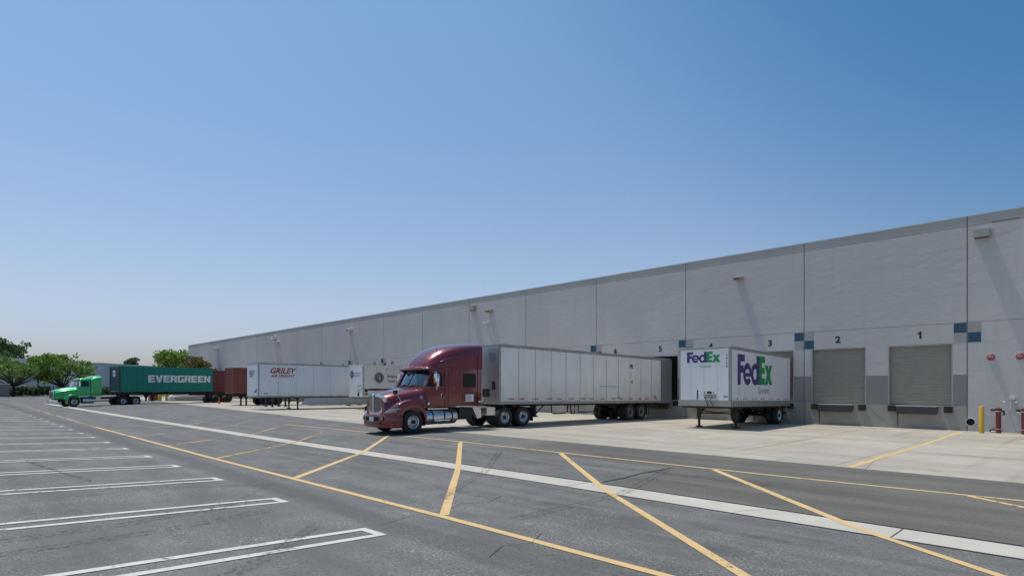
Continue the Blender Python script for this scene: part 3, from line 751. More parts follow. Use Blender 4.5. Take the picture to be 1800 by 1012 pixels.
        b.bar((-hw + .45, gear, z0 - .25), (0, gear, .75), .05, .05, gear_mat); b.bar((hw - .45, gear, z0 - .25), (0, gear, .75), .05, .05, gear_mat)
        b.bar((-hw + .3, gear, z0 - .12), (hw - .1, gear, z0 - .12), .06, .06, gear_mat); b.build('leg_brace', t_)
    return t_, sh, hw
# ---- trailer behind the maroon truck
T1, sh, hw = semi_trailer('semi_trailer', 'long dirty white trailer with dark panel seams coupled behind the maroon truck', (-22.25, 19.5, .13), 0, 15.9, 1.15, .92, 2.97, M_TSKIN, M_NOSE, M_ALUD,
                          wheels=(11.2, 12.45), wheel_z=.42, gear=2.9, gear_z=.42, refl='dash', seam=1.22)
b = MB()
b.box(hw + .02, hw + .06, 14.65, 15.95, -.02, 2.85, M_SCRATCH, sh); b.build('folded_rear_door', T1)
b = MB()
text_on(b, 'PR', sh(hw + .009, 11.05, 2.15), (0, 1, 0), (0, 0, 1), .34, M_NUM, .03)
text_on(b, 'A', sh(hw + .009, 11.2, 1.22), (0, 1, 0), (0, 0, 1), .3, M_NUM, .02); text_on(b, "'", sh(hw + .009, 11.2, 1.55), (0, 1, 0), (0, 0, 1), .3, M_NUM, .02)
text_on(b, '53108', sh(hw + .009, 9.7, .3), (0, 1, 0), (0, 0, 1), .12, M_NUM); text_on(b, 'MKJL', sh(hw + .009, 13.8, .36), (0, 1, 0), (0, 0, 1), .15, M_NUM, .01)
b.bar(sh(hw + .009, 8.0, 1.0), sh(hw + .009, 9.7, 1.0), .004, .03, M_GREYD)
b.build('side_markings', T1)
b = MB()
b.box(.55, .95, -.01, -.002, 2.25, 2.55, M_GREYD, sh); b.box(-.5, .0, -.01, -.002, 1.3, 2.2, M_WHITED, sh); b.box(.75, 1.0, -.012, -.002, .72, 1.12, M_CHAS, sh); b.box(.8, 1.05, -.01, -.002, .3, .5, M_GREYD, sh)
b.build('nose_plates', T1)
b = MB(); b.box(.1, .55, -.05, -.002, .35, .75, M_CHAS, sh); b.tube([sh(-.2, -.15, .7), sh(.1, -.3, .3), sh(.3, -.3, -.15)], .02, M_YEL if False else M_WHITE, 6)
b.tube([sh(.2, -.05, .6), sh(.0, -.3, .2), sh(.1, -.4, -.2)], .02, M_CHAS, 6); b.tube([sh(.4, -.05, .6), sh(.5, -.3, .1), sh(.2, -.4, -.2)], .02, M_STEELDK, 6); b.build('air_lines', T1)
b = MB()
b.tube([(1.1, 4.0, 1.02), (1.1, 4.05, .62), (1.1, 4.2, .55), (1.1, 5.2, .55), (1.1, 5.35, .62), (1.1, 5.4, 1.0)], .035, M_CHAS, 8)
b.tube([(1.1, 5.6, 1.0), (1.1, 5.7, .5), (1.1, 5.95, .5), (1.1, 6.0, 1.0)], .035, M_CHAS, 8); b.tube([(1.1, 6.3, 1.0), (1.1, 6.3, .58), (1.1, 8.1, .55), (1.1, 8.1, 1.0)], .03, M_CHAS, 8)
b.tube([(1.1, 8.9, .98), (1.1, 10.1, .6)], .02, M_CHAS, 6); b.build('spare_wheel_rack', T1, smooth=40)

# ---- white courier pup trailer with large wordmarks
rzF = math.atan2(.47, 8.3)
T2, sh, hw = semi_trailer('semi_trailer', 'short white trailer with purple and green lettering standing on its rusty legs', (-14.0, 26.75, .07), rzF, 8.6, 1.12, .95, 2.9, M_FSKIN, M_FSKIN, M_ALUD, W=2.68,
                          seam=8.0, wheels=(6.95,), wheel_z=.46, rim=M_WHITE, gear=1.55, gear_mat=M_RUST, refl='dots', rail_h=.3, nose_seam=4, seam_w=.01)
b = MB(); courier_logo(b, sh(hw + .004, .8, 1.06), (0, 1, 0), (0, 0, 1), (1, 0, 0), 1.5, .98)
text_on(b, 'Ground', sh(hw + .005, 3.5, .66), (0, 1, 0), (0, 0, 1), .5, M_GREYD, 0, 0, 1.05); b.build('side_lettering', T2)
b = MB(); text_on(b, '24126', sh(hw + .005, .8, .8), (0, 1, 0), (0, 0, 1), .14, M_SILVERD, .01); text_on(b, 'LTD', sh(hw + .005, .8, .58), (0, 1, 0), (0, 0, 1), .14, M_SILVERD, .01); b.build('small_markings', T2)
b = MB(); courier_logo(b, sh(-.88, -.008, 2.14), (1, 0, 0), (0, 0, 1), (0, -1, 0), .52, 1.0)
text_on(b, 'Ground', sh(-.2, -.009, 1.9), (1, 0, 0), (0, 0, 1), .17, M_GREYD); b.build('nose_lettering', T2); b = MB()
for i, ch in enumerate('34126'): text_on(b, ch, sh(1.2 - .1, -.009, 2.4 - .13 * i), (1, 0, 0), (0, 0, 1), .16, M_NUM, .015)
b.build('unit_number', T2); b = MB(); text_on(b, 'D4', sh(.98, -.009, .42), (1, 0, 0), (0, 0, 1), .16, M_NUM, .02); b.build('nose_code', T2); b = MB(); b.box(-.36, -.3, -.01, -.003, .32, .78, M_NUM, sh); b.build('nose_slot', T2)
b = MB(); b.box(.02, .62, -.05, -.003, .38, .56, M_ALUD, sh); b.box(.0, .64, -.07, -.003, .56, .59, M_ALUD, sh)
b.box(.16, .4, -.015, -.003, .62, .72, M_NUM, sh); b.disc(sh(.04, -.01, .67), .035, 1, M_BLUE, 10); b.disc(sh(.48, -.01, .67), .035, 1, M_RED, 10)
b.tube([sh(.1, -.06, .45), sh(.14, -.12, .3), sh(.22, -.1, .1), sh(.2, -.02, -.05)], .018, M_CHAS, 6); b.tube([sh(.45, -.06, .5), sh(.36, -.13, .3), sh(.46, -.1, .1), sh(.45, -.02, -.05)], .018, M_RUST, 6)
b.build('air_line_box', T2)

# ---- air freight trailer
T3, sh, hw = semi_trailer('semi_trailer', 'long white trailer with red italic lettering and low blue grey side skirt', (-51.7, 19.05, .12), 0, 16.1, 1.1, 1.0, 2.95, M_GSKIN, M_GSKIN, M_ALUD,
                          seam=1.6, seam_w=.012, wheels=(12.2, 13.45), gear=3.6, refl='rail', rail_h=.12)
b = MB(); text_on(b, 'GRILEY', sh(hw + .008, .95, 2.06), (0, 1, 0), (0, 0, 1), .66, M_REDD, .03, .35, 1.03); text_on(b, 'AIR FREIGHT', sh(hw + .008, 1.05, 1.72), (0, 1, 0), (0, 0, 1), .33, M_REDD, .02, .35, 1.1)
text_on(b, '5301', sh(hw + .008, .5, .25), (0, 1, 0), (0, 0, 1), .2, M_NUM, .01); b.build('side_lettering', T3)
b = MB(); text_on(b, 'GRILEY', sh(-.75, -.009, 1.95), (1, 0, 0), (0, 0, 1), .5, M_REDD, .02, .35, .75); text_on(b, 'AIR FREIGHT', sh(-.6, -.009, 1.75), (1, 0, 0), (0, 0, 1), .18, M_REDD, .02, .3, .7); b.build('nose_lettering', T3); b = MB()
b.box(.55, .95, -.06, -.002, .42, .5, M_CHAS, sh); b.bar(sh(.85, -.04, .5), sh(1.0, -.04, .68), .04, .06, M_CHAS); b.build('air_coupling', T3)
b = MB(); b.prism([(4.1, .98), (16, .98), (16, .3), (4.6, .28), (3.2 + .6, .45)], lambda y, z, d: (d, y, z), hw - .05, hw - .02, M_SKIRT)
for k in range(7): b.box(hw - .021, hw - .012, 6.2 + 1.4 * k, 6.22 + 1.4 * k, .3, .97, M_GREYD)
b.build('side_skirt', T3)

# ---- freight-line pup trailer
T4, sh, hw = semi_trailer('semi_trailer', 'short cream trailer with round dark emblem partly hidden behind the maroon hood', (-47.55, 26.6, .08), 0, 8.7, 1.1, 1.0, 2.9, M_OSKIN, M_FSKIN, M_OSKIN,
                          seam=1.22, seam_w=.01, wheels=(7.3,), gear=1.9, refl=None, rail_h=.1, W=2.55)
b = MB()
def emblem(fn, r, sq):
    def disc(rr, m_, k, a0=0, a1=360, ri=None, cx=0, cz=0):
        n_ = 28; A = ring_pts(cx, cz, rr, rr, a0, a1, n_)
        if ri is None: b.poly([fn(u * sq, v_, k) for u, v_ in A[:-1]], m_)
        else:
            B = ring_pts(cx, cz, ri, ri, a0, a1, n_)
            for i in range(n_): b.poly([fn(A[i][0] * sq, A[i][1], k), fn(A[i + 1][0] * sq, A[i + 1][1], k), fn(B[i + 1][0] * sq, B[i + 1][1], k), fn(B[i][0] * sq, B[i][1], k)], m_)
    disc(r, M_NAVY, 1); disc(r * .97, M_GREYD, 2, ri=r * .66); disc(r * .6, M_NAVY, 3)
    disc(r * .36, M_SILVERD, 4, ri=r * .22, cx=-r * .1, cz=r * .1); disc(r * .36, M_SILVERD, 5, -90, 90, r * .22, r * .02, -r * .08)
    b.poly([fn(u * sq, v_, 5) for u, v_ in ((-.1 * r, -.44 * r), (.03 * r, -.44 * r), (.03 * r, .28 * r), (-.1 * r, .28 * r))], M_SILVERD)
emblem(lambda u, v_, k: sh(hw + .003 + .002 * k, 1.62 + u, 1.77 + v_), .5, 1)
text_on(b, 'Helping the World', sh(hw + .008, 2.45, 1.8), (0, 1, 0), (0, 0, 1), .38, M_NAVY, .01, 0, .95); text_on(b, 'keep promises.', sh(hw + .008, 2.62, 1.38), (0, 1, 0), (0, 0, 1), .38, M_NAVY, .01, 0, .95)
b.box(hw + .004, hw + .009, .5, 8.2, .6, .78, M_NAVY, sh); b.box(hw + .009, hw + .013, 1.75, 2.5, .605, .775, M_REDD, sh)
text_on(b, '4', sh(hw + .008, 2.35, 2.45), (0, 1, 0), (0, 0, 1), .2, M_NUM, .02); text_on(b, '2', sh(hw + .008, 2.35, 2.25), (0, 1, 0), (0, 0, 1), .2, M_NUM, .02)
b.box(hw + .004, hw + .02, .15, .45, .45, .75, M_CHAS, sh); b.box(hw + .004, hw + .02, .15, .5, .2, .35, M_REFL, sh)
b.build('side_lettering', T4)
b = MB(); emblem(lambda u, v_, k: sh(-.68 + u, -.008 - .002 * k, 2.05 + v_), .36, .9); b.build('nose_emblem', T4); b = MB()
text_on(b, 'OLD DOMINION', sh(-.25, -.009, 2.08), (1, 0, 0), (0, 0, 1), .17, M_NAVY, .01, 0, .85); text_on(b, 'FREIGHT LINE', sh(-.25, -.009, 1.86), (1, 0, 0), (0, 0, 1), .17, M_NAVY, .01, 0, .85); b.build('nose_lettering', T4)
for k in range(2):
    x = .42 + .36 * k; b = MB()
    b.poly([sh(x + a, -.009 - .001 * k, .8 + c) for a, c in ((0, -.34), (.26, 0), (0, .34), (-.26, 0))], M_NAVY); b.poly([sh(x + a, -.013 - .001 * k, .8 + c) for a, c in ((0, -.28), (.21, 0), (0, .28), (-.21, 0))], M_FSKIN); b.build('placard', T4)
b = MB(); b.box(.35, .62, -.03, -.003, .1, .42, M_CHAS, sh); b.build('air_coupling', T4)

# ---------------------------------------------------------------- shipping containers on chassis
def corrugated(b, L, H, W, m_, fr, nose_m, z0, pitch=.28):
    hw = W / 2
    for s in (-1, 1):
        rows = []; y = .12
        while y < L - .12:
            for dy, dx in ((0, 0), (.07, 0), (.11, .036), (.2, .036)):
                yy = y + dy
                if yy < L - .1: rows.append([(s * (hw - dx - .01), yy, z0 + .14), (s * (hw - dx - .01), yy, z0 + H - .08)])
            y += pitch * .9
        b.loft(rows, m_, closed=False)
    b.box(-hw + .06, hw - .06, .1, L - .1, z0 + .1, z0 + H - .04, m_)
    rows = []
    x = -hw + .1
    while x < hw - .1:
        for dx, dy in ((0, 0), (.09, 0), (.13, .04), (.24, .04)):
            if x + dx < hw - .1: rows.append([(x + dx, .03 + dy, z0 + .14), (x + dx, .03 + dy, z0 + H - .08)])
        x += .26
    b.loft(rows, nose_m, closed=False)
def container(name, label, loc, rz, L, H, z0, m_, nose_m, frm, wheels, gear, group, rim=M_STEELDK, W=2.44, ch_ext=0, gear_z=0):
    t_ = thing(name, label, 'container trailer', loc, rz, group); hw = W / 2
    b = MB(); corrugated(b, L, H, W, m_, frm, nose_m, z0); b.build('container_walls', t_)
    b = MB()
    for x in (-hw, hw - .12):
        for y in (0, L - .14): b.box(x, x + .12, y, y + .14, z0, z0 + H, frm if y == 0 else m_)
    for x in (-hw, hw - .06): b.box(x, x + .06, .14, L - .14, z0 + H - .08, z0 + H - .005, m_); b.box(x, x + .06, .14, L - .14, z0 + .005, z0 + .14, m_)
    for y in (0, L - .06): b.box(-hw + .12, hw - .12, y, y + .06, z0 + H - .1, z0 + H - .005, m_); b.box(-hw + .12, hw - .12, y, y + .06, z0 + .005, z0 + .14, m_)
    b.build('container_frame', t_)
    b = MB()
    for s in (-1, 1):
        b.box(*sorted((s * .4, s * .52)), -.15, L + ch_ext, z0 - .32, z0 - .03, M_CHAS)
    for k in range(6): y = .05 + k * (L + ch_ext - .15) / 5; b.box(-1.15, 1.15, y, y + .14, z0 - .2, z0 - .004, M_CHAS)
    b.build('chassis', t_)
    if wheels:
        b = MB()
        for y in wheels:
            b.tube([(-1, y, .5), (1, y, .5)], .08, M_CHAS, 8)
            for s in (-1, 1): b.box(*sorted((s * .42, s * .56)), y - .5, y + .5, .6, z0 - .3, M_CHAS)
        b.build('axles', t_)
        for y in wheels:
            for s in (-1, 1): wheel(t_, (s * (hw - .1), y, .5), s, 'dual', rim)
        for s in (-1, 1):
            b = MB(); b.box(*sorted((s * (hw - .62), s * hw)), max(wheels) + .62, max(wheels) + .64, .3, 1.1, M_BLACKRUB); b.build('mud_flap', t_)
    if gear:
        for s in (-1, 1):
            b = MB(); x = s * .78; b.box(x - .07, x + .07, gear - .07, gear + .07, gear_z + .05, z0 - .1, M_CHAS); b.box(x - .16, x + .16, gear - .14, gear + .14, gear_z, gear_z + .05, M_CHAS)
            b.prism([(gear - .35, z0 - .2), (gear + .35, z0 - .2), (gear + .08, .7), (gear - .08, .7)], lambda y, z, d: (x + d, y, z), -.05, .05, M_CHAS)
            b.build('landing_leg', t_)
    return t_
GA = math.atan2(.2, .98)
def rotp(c, a, x, y): return (c[0] + x * math.cos(a) - y * math.sin(a), c[1] + x * math.sin(a) + y * math.cos(a))
nearc = (-76.1, 13.8); cc = rotp(nearc, GA, -1.22, 0)
EV = container('container_trailer', 'green corrugated container with white block lettering on a chassis behind the green truck', (cc[0], cc[1], 0), GA, 10.4, 2.88, 1.5, M_CONTG, M_CONTGD, M_CONTF,
               (10.9, 12.3), 3.6, 'container trailers', rim=M_STEELDK, ch_ext=2.6, gear_z=.45)
BL = {'E': (.85, [(0, 0), (.85, 0), (.85, .25), (.32, .25), (.32, .4), (.8, .4), (.8, .6), (.32, .6), (.32, .75), (.85, .75), (.85, 1), (0, 1)]),
      'V': (.96, [(0, 1), (.33, 1), (.48, .4), (.63, 1), (.96, 1), (.66, 0), (.3, 0)]),
      'R': (.88, [(0, 0), (.3, 0), (.3, .35), (.5, .35), (.56, 0), (.88, 0), (.82, .45), (.88, .6), (.88, .9), (.78, 1), (0, 1)]),
      'G': (.88, [(.1, 0), (.88, 0), (.88, .55), (.45, .55), (.45, .38), (.58, .38), (.58, .25), (.3, .25), (.3, .75), (.86, .75), (.86, 1), (.1, 1), (0, .9), (0, .1)]),
      'N': (.9, [(0, 0), (.3, 0), (.3, .55), (.6, 0), (.9, 0), (.9, 1), (.6, 1), (.6, .45), (.3, 1), (0, 1)])}
b = MB(); xx = 0
for ch in 'EVERGREEN':
    w_, P_ = BL[ch]; b.poly([(1.226, 2.95 + (xx + a_) * .845, 2.6 + c_ * .82) for a_, c_ in P_], M_WHITED)
    if ch == 'R': b.poly([(1.229, 2.95 + (xx + a_) * .845, 2.6 + c_ * .82) for a_, c_ in ((.3, .58), (.6, .58), (.6, .76), (.3, .76))], M_CONTG)
    xx += w_ + .07
b.build('side_lettering', EV)
b = MB(); b.box(-.35, .25, -.01, .02, 3.2, 3.9, M_WHITED); b.box(-.28, .18, -.014, -.01, 3.5, 3.62, M_CONTGD); b.build('nose_sign', EV)
container('container_trailer', 'maroon container standing directly behind the green container', (-84.2, 23.2, .1), 0, 12.1, 2.93, 1.2, M_CONTB, M_CONTB, M_CONTB, (9.2, 10.4), 2.4, 'container trailers')
CB = container('container_trailer', 'taller maroon container on a chassis left of the white red lettered trailer', (-65.2, 21.6, .1), 0, 12.1, 2.72, 1.28, M_CONTB, M_CONTB, M_CONTB, (3.4, 4.7, 10.2), 1.5, 'container trailers', rim=M_RUST)
# an empty chassis between them
t_ = thing('empty_chassis', 'empty black container chassis on legs, seen beneath the red lettered trailer', 'chassis', (-58.3, 21.8, .1))
b = MB()
for s in (-1, 1): b.box(*sorted((s * .4, s * .52)), 0, 12.2, .95, 1.25, M_CHAS)
for k in range(6): b.box(-1.2, 1.2, .05 + 2.4 * k, .2 + 2.4 * k, 1.0, 1.22, M_CHAS)
b.build('frame', t_)
for s in (-1, 1):
    for gy in (1.3, 2.6):
        b = MB(); b.box(s * .8 - .07, s * .8 + .07, gy - .07, gy + .07, .06, 1.0, M_CHAS); b.box(s * .8 - .15, s * .8 + .15, gy - .15, gy + .15, 0, .06, M_CHAS); b.build('landing_leg', t_)
for y in (9.4, 10.7):
    for s in (-1, 1): wheel(t_, (s * 1.1, y, .5), s, 'dual', M_STEELDK)

# ---------------------------------------------------------------- tractor helpers
def catmull(tab, n):
    """tab: list of tuples sampled smoothly into n steps per span"""
    out = []
    for i in range(len(tab) - 1):
        p0 = tab[max(i - 1, 0)]; p1 = tab[i]; p2 = tab[i + 1]; p3 = tab[min(i + 2, len(tab) - 1)]
        for k in range(n):
            u = k / n
            out.append(tuple(.5 * (2 * b_ + (c_ - a_) * u + (2 * a_ - 5 * b_ + 4 * c_ - d_) * u * u + (-a_ + 3 * b_ - 3 * c_ + d_) * u ** 3) for a_, b_, c_, d_ in zip(p0, p1, p2, p3)))
    out.append(tuple(tab[-1])); return out
def arch_section(y, hw, z0, zs, zt, hwt, npt=9):
    """loop in x,z: straight side from z0 to shoulder zs, then a crowned top to zt"""
    half = [(hw, z0), (hw, (z0 + zs) / 2), (hw * .995, zs)]
    for i in range(1, npt + 1):
        a = math.pi / 2 * i / npt
        half.append((hwt * math.cos(a) ** .75 if i < npt else 0, zs + (zt - zs) * math.sin(a) ** .85))
    # blend shoulder inwards
    loop = [(x, y, z) for x, z in half] + [(-x, y, z) for x, z in reversed(half[:-1])]
    return loop
def fender(b, side, yc, zc, r, outer, m_, xi=.55, xo=1.22):
    """arched front fender; outer: list of (y, z) from bottom front over the crest to the bottom rear"""
    O = catmull(outer, 4); n_ = len(O)
    a0, a1 = 200, -18
    I = [(yc - r * math.cos(R(180 - (a0 + (a1 - a0) * i / (n_ - 1)))), zc + r * math.sin(R(a0 + (a1 - a0) * i / (n_ - 1)))) for i in range(n_)]
    rows = []
    for x, sh_, in ((xi, 0), (xo - .22, 0), (xo - .12, .012), (xo - .05, .04), (xo - .012, .085), (xo, .15)):
        ring = []
        for (oy, oz), (iy, iz) in zip(O, I):
            d = Vector((iy - oy, iz - oz)); d = d.normalized() if d.length > .001 else d
            q = (oy + d.x * min(sh_, .9 * math.hypot(iy - oy, iz - oz)), oz + d.y * min(sh_, .9 * math.hypot(iy - oy, iz - oz)))
            corner = max(0, (.55 - q[0])) * max(0, (x - (xo - .45))) * 1.25
            ring.append((side * x, q[0] + corner, q[1]))
        rows.append(ring)
    rows.append([(side * (xo - .015), iy + max(0, .55 - iy) * .3, iz) for iy, iz in I]); rows.append([(side * (xi), iy, iz) for iy, iz in I])
    b.loft(rows, m_, closed=False)
def plan_loop(yf, hwf, hws, yb, split, rake=.1):
    half = [(0, yf - .02), (hwf * .4, yf), (hwf * .75, yf + rake * .35), (hwf * .93, yf + rake), (hwf, yf + rake * 2.2), (hwf, split - .12), (hws, split + .02), (hws, yb - .12), (hws - .06, yb), (0, yb)]
    return half
def zloft(b, levels, m_, cap=True):
    rings = []
    for z, half in levels:
        rings.append([(x, y, z) for x, y in half] + [(-x, y, z) for x, y in reversed(half[1:-1])])
    b.loft(rings, m_, cap=cap)

# ---------------------------------------------------------------- maroon sleeper tractor
TR = thing('semi_truck', 'glossy maroon sleeper cab truck with chrome grille parked across the yard', 'truck', (-22.2, 13.25, .13))
MP = M_MAROON
# hood
tab = [(.10, .73, .80, 1.18, 1.60, .68), (.25, .78, .80, 1.25, 1.685, .72), (.6, .88, .8, 1.36, 1.80, .84), (1.1, .98, .8, 1.50, 1.91, .95), (1.6, 1.08, .9, 1.62, 2.0, 1.05), (1.88, 1.14, .95, 1.70, 2.04, 1.11)]
b = MB(); b.loft([arch_section(*q) for q in catmull(tab, 5)], MP, cap=True); b.build('hood', TR, smooth=50)
outer = [(.16, .80), (.14, .95), (.22, 1.1), (.5, 1.29), (.85, 1.43), (1.2, 1.49), (1.55, 1.42), (1.85, 1.17), (1.97, .85), (1.98, .6)]
for s in (-1, 1):
    b = MB(); fender(b, s, 1.25, .5, .63, outer, MP); b.build('fender', TR, smooth=45)
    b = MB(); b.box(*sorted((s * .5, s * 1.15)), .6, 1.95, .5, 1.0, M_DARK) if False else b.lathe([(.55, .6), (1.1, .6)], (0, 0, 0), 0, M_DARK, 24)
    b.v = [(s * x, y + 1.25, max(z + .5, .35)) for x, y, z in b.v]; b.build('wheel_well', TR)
# bumper: plan sweep
pts = catmull([(0, .0), (.5, .02), (.85, .1), (1.08, .26), (1.18, .46), (1.2, .66)], 4)
prof = [(.0, .28), (.045, .33), (.06, .58), (.05, .74), (.02, .83), (-.06, .86), (-.25, .86)]
plan = [(-x, y) for x, y in reversed(pts[1:])] + pts
def sweep(b, plan, prof, m_):
    rows = []
    for i, (x, y) in enumerate(plan):
        a = plan[max(i - 1, 0)]; c_ = plan[min(i + 1, len(plan) - 1)]
        d = Vector((c_[0] - a[0], c_[1] - a[1])).normalized(); nx, ny = d.y, -d.x
        rows.append([(x + nx * o, y + ny * o, z) for o, z in prof])
    b.loft(rows, m_, closed=False)
b = MB(); sweep(b, plan, [(-.2, .27)] + prof, MP); b.build('bumper', TR, smooth=45)
b = MB(); sweep(b, [(x, y) for x, y in plan if abs(x) < .56], [(.066, .56), (.072, .6), (.07, .72), (.06, .75)], M_DARK); b.build('bumper_intake', TR)
b = MB(); b.box(-.16, .16, -.1, -.085, .55, .72, M_WHITED); text_on(b, '9D41863', (-.13, -.103, .6), (1, 0, 0), (0, 0, 1), .09, M_NUM, .01, 0, .75); b.build('license_plate', TR)
for s in (-1, 1):
    b = MB(); b.lathe([(0, .09), (-.03, .085), (-.035, .0)], (s * .74, .0, .66), 1, M_DARK, 14); b.lathe([(-.036, .06), (-.05, .0)], (s * .74, .0, .66), 1, M_CLEAR, 14); b.build('fog_lamp', TR, smooth=40)
    b = MB(); b.disc((s * .62, -.045, .47), .055, 1, M_DARK, 12); b.build('tow_hole', TR)
# grille: shield-shaped chrome surround with mesh
G = [(-.72, 1.56), (-.67, 1.2), (-.56, .94), (-.42, .86), (0, .83), (.42, .86), (.56, .94), (.67, 1.2), (.72, 1.56), (.4, 1.66), (0, 1.7), (-.4, 1.66)]
gy = lambda x: .0 + .2 * abs(x) ** 1.15
b = MB()
O = G; I = [(x * .82, 1.25 + (z - 1.25) * .8 + .0) for x, z in G]; n_ = len(G)
for i in range(n_):
    j = (i + 1) % n_
    A, B_, C_, D_ = O[i], O[j], I[j], I[i]
    b.add([(A[0], gy(A[0]) + .1, A[1]), (B_[0], gy(B_[0]) + .1, B_[1]), (B_[0] * .97, gy(B_[0]), B_[1]), (A[0] * .97, gy(A[0]), A[1]), (C_[0], gy(C_[0]), C_[1]), (D_[0], gy(D_[0]), D_[1]), (C_[0], gy(C_[0]) + .05, C_[1]), (D_[0], gy(D_[0]) + .05, D_[1])],
          [(0, 1, 2, 3), (3, 2, 4, 5), (5, 4, 6, 7)], M_CHROME)
b.prism([(-.035, .9), (.035, .9), (.05, 1.62), (-.05, 1.62)], lambda x, z, d: (x, d, z), -.012, .05, M_CHROME)
b.build('grille_surround', TR, smooth=60)
b = MB()
b.poly([(x, gy(x) + .045, z) for x, z in I], M_DARK)
def halfw(z):
    best = 0
    for i in range(n_):
        a, c_ = I[i], I[(i + 1) % n_]
        if (a[1] - z) * (c_[1] - z) <= 0 and a[1] != c_[1]: best = max(best, abs(a[0] + (c_[0] - a[0]) * (z - a[1]) / (c_[1] - a[1])))
    return best
z = .93
while z < 1.58:
    h_ = halfw(z)
    for s in (-1, 1):
        b.bar((s * .05, gy(.05) + .02, z), (s * h_, gy(h_) + .02, z), .02, .018, M_STEELDK if False else M_ALUD)
    z += .045
for k in range(-9, 10):
    x = k * .058
    if k: b.bar((x, gy(x) + .03, .95), (x * 1.06, gy(x) + .03, 1.54), .012, .012, M_ALUD)
b.build('grille_mesh', TR)
b = MB(); b.lathe([(-.0, .0), (.0, .07), (-.03, .05), (-.035, 0)], (0, -.01, 1.64), 1, M_CHROME, 8); b.build('hood_emblem', TR)
# headlamps wrap the corner
for s in (-1, 1):
    b = MB()
    path = catmull([(.76, .10, .86, .94), (.92, .13, .88, 1.04), (1.08, .25, .91, 1.12), (1.165, .42, .97, 1.17), (1.20, .62, 1.08, 1.15)], 4)
    rows = [[(s * (x + .02), y - .02, z0_), (s * (x + .045), y - .04, (z0_ + z1_) / 2), (s * (x + .015), y - .02, z1_)] for x, y, z0_, z1_ in path]
    b.loft(rows, M_CLEAR, closed=False); b.build('headlamp', TR, smooth=60)
    b = MB(); b.box(*sorted((s * 1.145, s * 1.155)), 1.62, 1.76, 1.5, 1.62, M_SILVERD); b.build('side_badge', TR)
# cab and sleeper shell
b = MB()
lv = [(1.12, plan_loop(1.78, 1.18, 1.22, 5.15, 3.05)), (1.5, plan_loop(1.78, 1.2, 1.235, 5.15, 3.05)), (2.04, plan_loop(1.8, 1.19, 1.24, 5.15, 3.05)),
      (2.62, plan_loop(2.14, 1.1, 1.24, 5.15, 3.05)), (2.76, plan_loop(2.22, 1.06, 1.23, 5.15, 3.0)), (2.95, plan_loop(2.5, .95, 1.22, 5.15, 3.0))]
zloft(b, lv[:3], MP); b.build('cab_body', TR, smooth=38)
# greenhouse: sleeper box, pillars, roof
b = MB()
def sl(z): return [(0, 2.98), (1.16, 2.98), (1.24, 3.08), (1.24, 5.03), (1.18, 5.15), (0, 5.15)]
zloft(b, [(2.04, sl(0)), (2.9, sl(0))], MP)
def front_y(z): return 1.8 + (z - 2.04) / .58 * .34
for s in (-1, 1):
    b.prism([(1.86, 2.04), (1.96, 2.04), (2.42, 2.78), (2.3, 2.78)], lambda y, z, d: (s * (d - (z - 2.04) * .13), y, z), 1.02, 1.18, MP)   # A pillar
    b.prism([(2.82, 2.04), (3.0, 2.04), (3.0, 2.75), (2.82, 2.75)], lambda y, z, d: (s * (d - (z - 2.04) * .1), y, z), 1.06, 1.19, MP)
    b.prism([(2.2, 2.68), (3.0, 2.68), (3.0, 2.8), (2.24, 2.8)], lambda y, z, d: (s * (d - (z - 2.04) * .12), y, z), 1.06, 1.19, MP)
b.build('sleeper_body', TR, smooth=38)
tabr = [(1.98, 1.02, 2.78, 2.82, 2.88, .8), (2.1, 1.1, 2.76, 2.83, 2.93, .95), (2.5, 1.13, 2.70, 2.84, 2.97, 1.05), (3.1, 1.2, 2.66, 2.84, 2.99, 1.1)]
b = MB(); b.loft([arch_section(*q) for q in catmull(tabr, 4)], MP, cap=True); b.build('cab_roof', TR, smooth=50)
tabf = [(2.12, .55, 2.84, 2.88, 2.93, .45), (2.22, .8, 2.84, 2.92, 3.12, .7), (2.4, .95, 2.84, 2.98, 3.34, .86), (2.7, 1.06, 2.84, 3.1, 3.58, .99), (3.1, 1.16, 2.84, 3.3, 3.80, 1.1), (3.7, 1.225, 2.84, 3.55, 3.97, 1.18), (4.4, 1.24, 2.84, 3.74, 4.06, 1.21), (5.15, 1.24, 2.84, 3.84, 4.1, 1.22)]
b = MB(); b.loft([arch_section(*q) for q in catmull(tabf, 6)], MP, cap=True); b.build('roof_fairing', TR, smooth=50)
for s in (-1, 1):
    b = MB()                                  # swept crease strakes on the fairing
    FT = catmull(tabf, 6)
    def fx(y, z):
        for q0, q1 in zip(FT[:-1], FT[1:]):
            if q0[0] <= y <= q1[0]:
                u = (y - q0[0]) / (q1[0] - q0[0]); q = [a_ + (c_ - a_) * u for a_, c_ in zip(q0, q1)]
                if z <= q[3]: return q[1]
                sn = min(1, ((z - q[3]) / (q[4] - q[3]))) ** (1 / .85); return q[5] * max(0, 1 - sn * sn) ** .375
        return 1.2
    for P_, r0 in (([(2.5, 3.02), (2.85, 3.17), (3.3, 3.33), (3.75, 3.43), (4.2, 3.5)], .03), ([(2.55, 2.93), (2.9, 3.0), (3.3, 3.06), (3.8, 3.1), (4.15, 3.08)], .03)):
        b.tube([(s * fx(y, z), y, z) for y, z in catmull(P_, 5)], r0, MP, 10, .006)
    b.build('fairing_crease', TR, smooth=60)
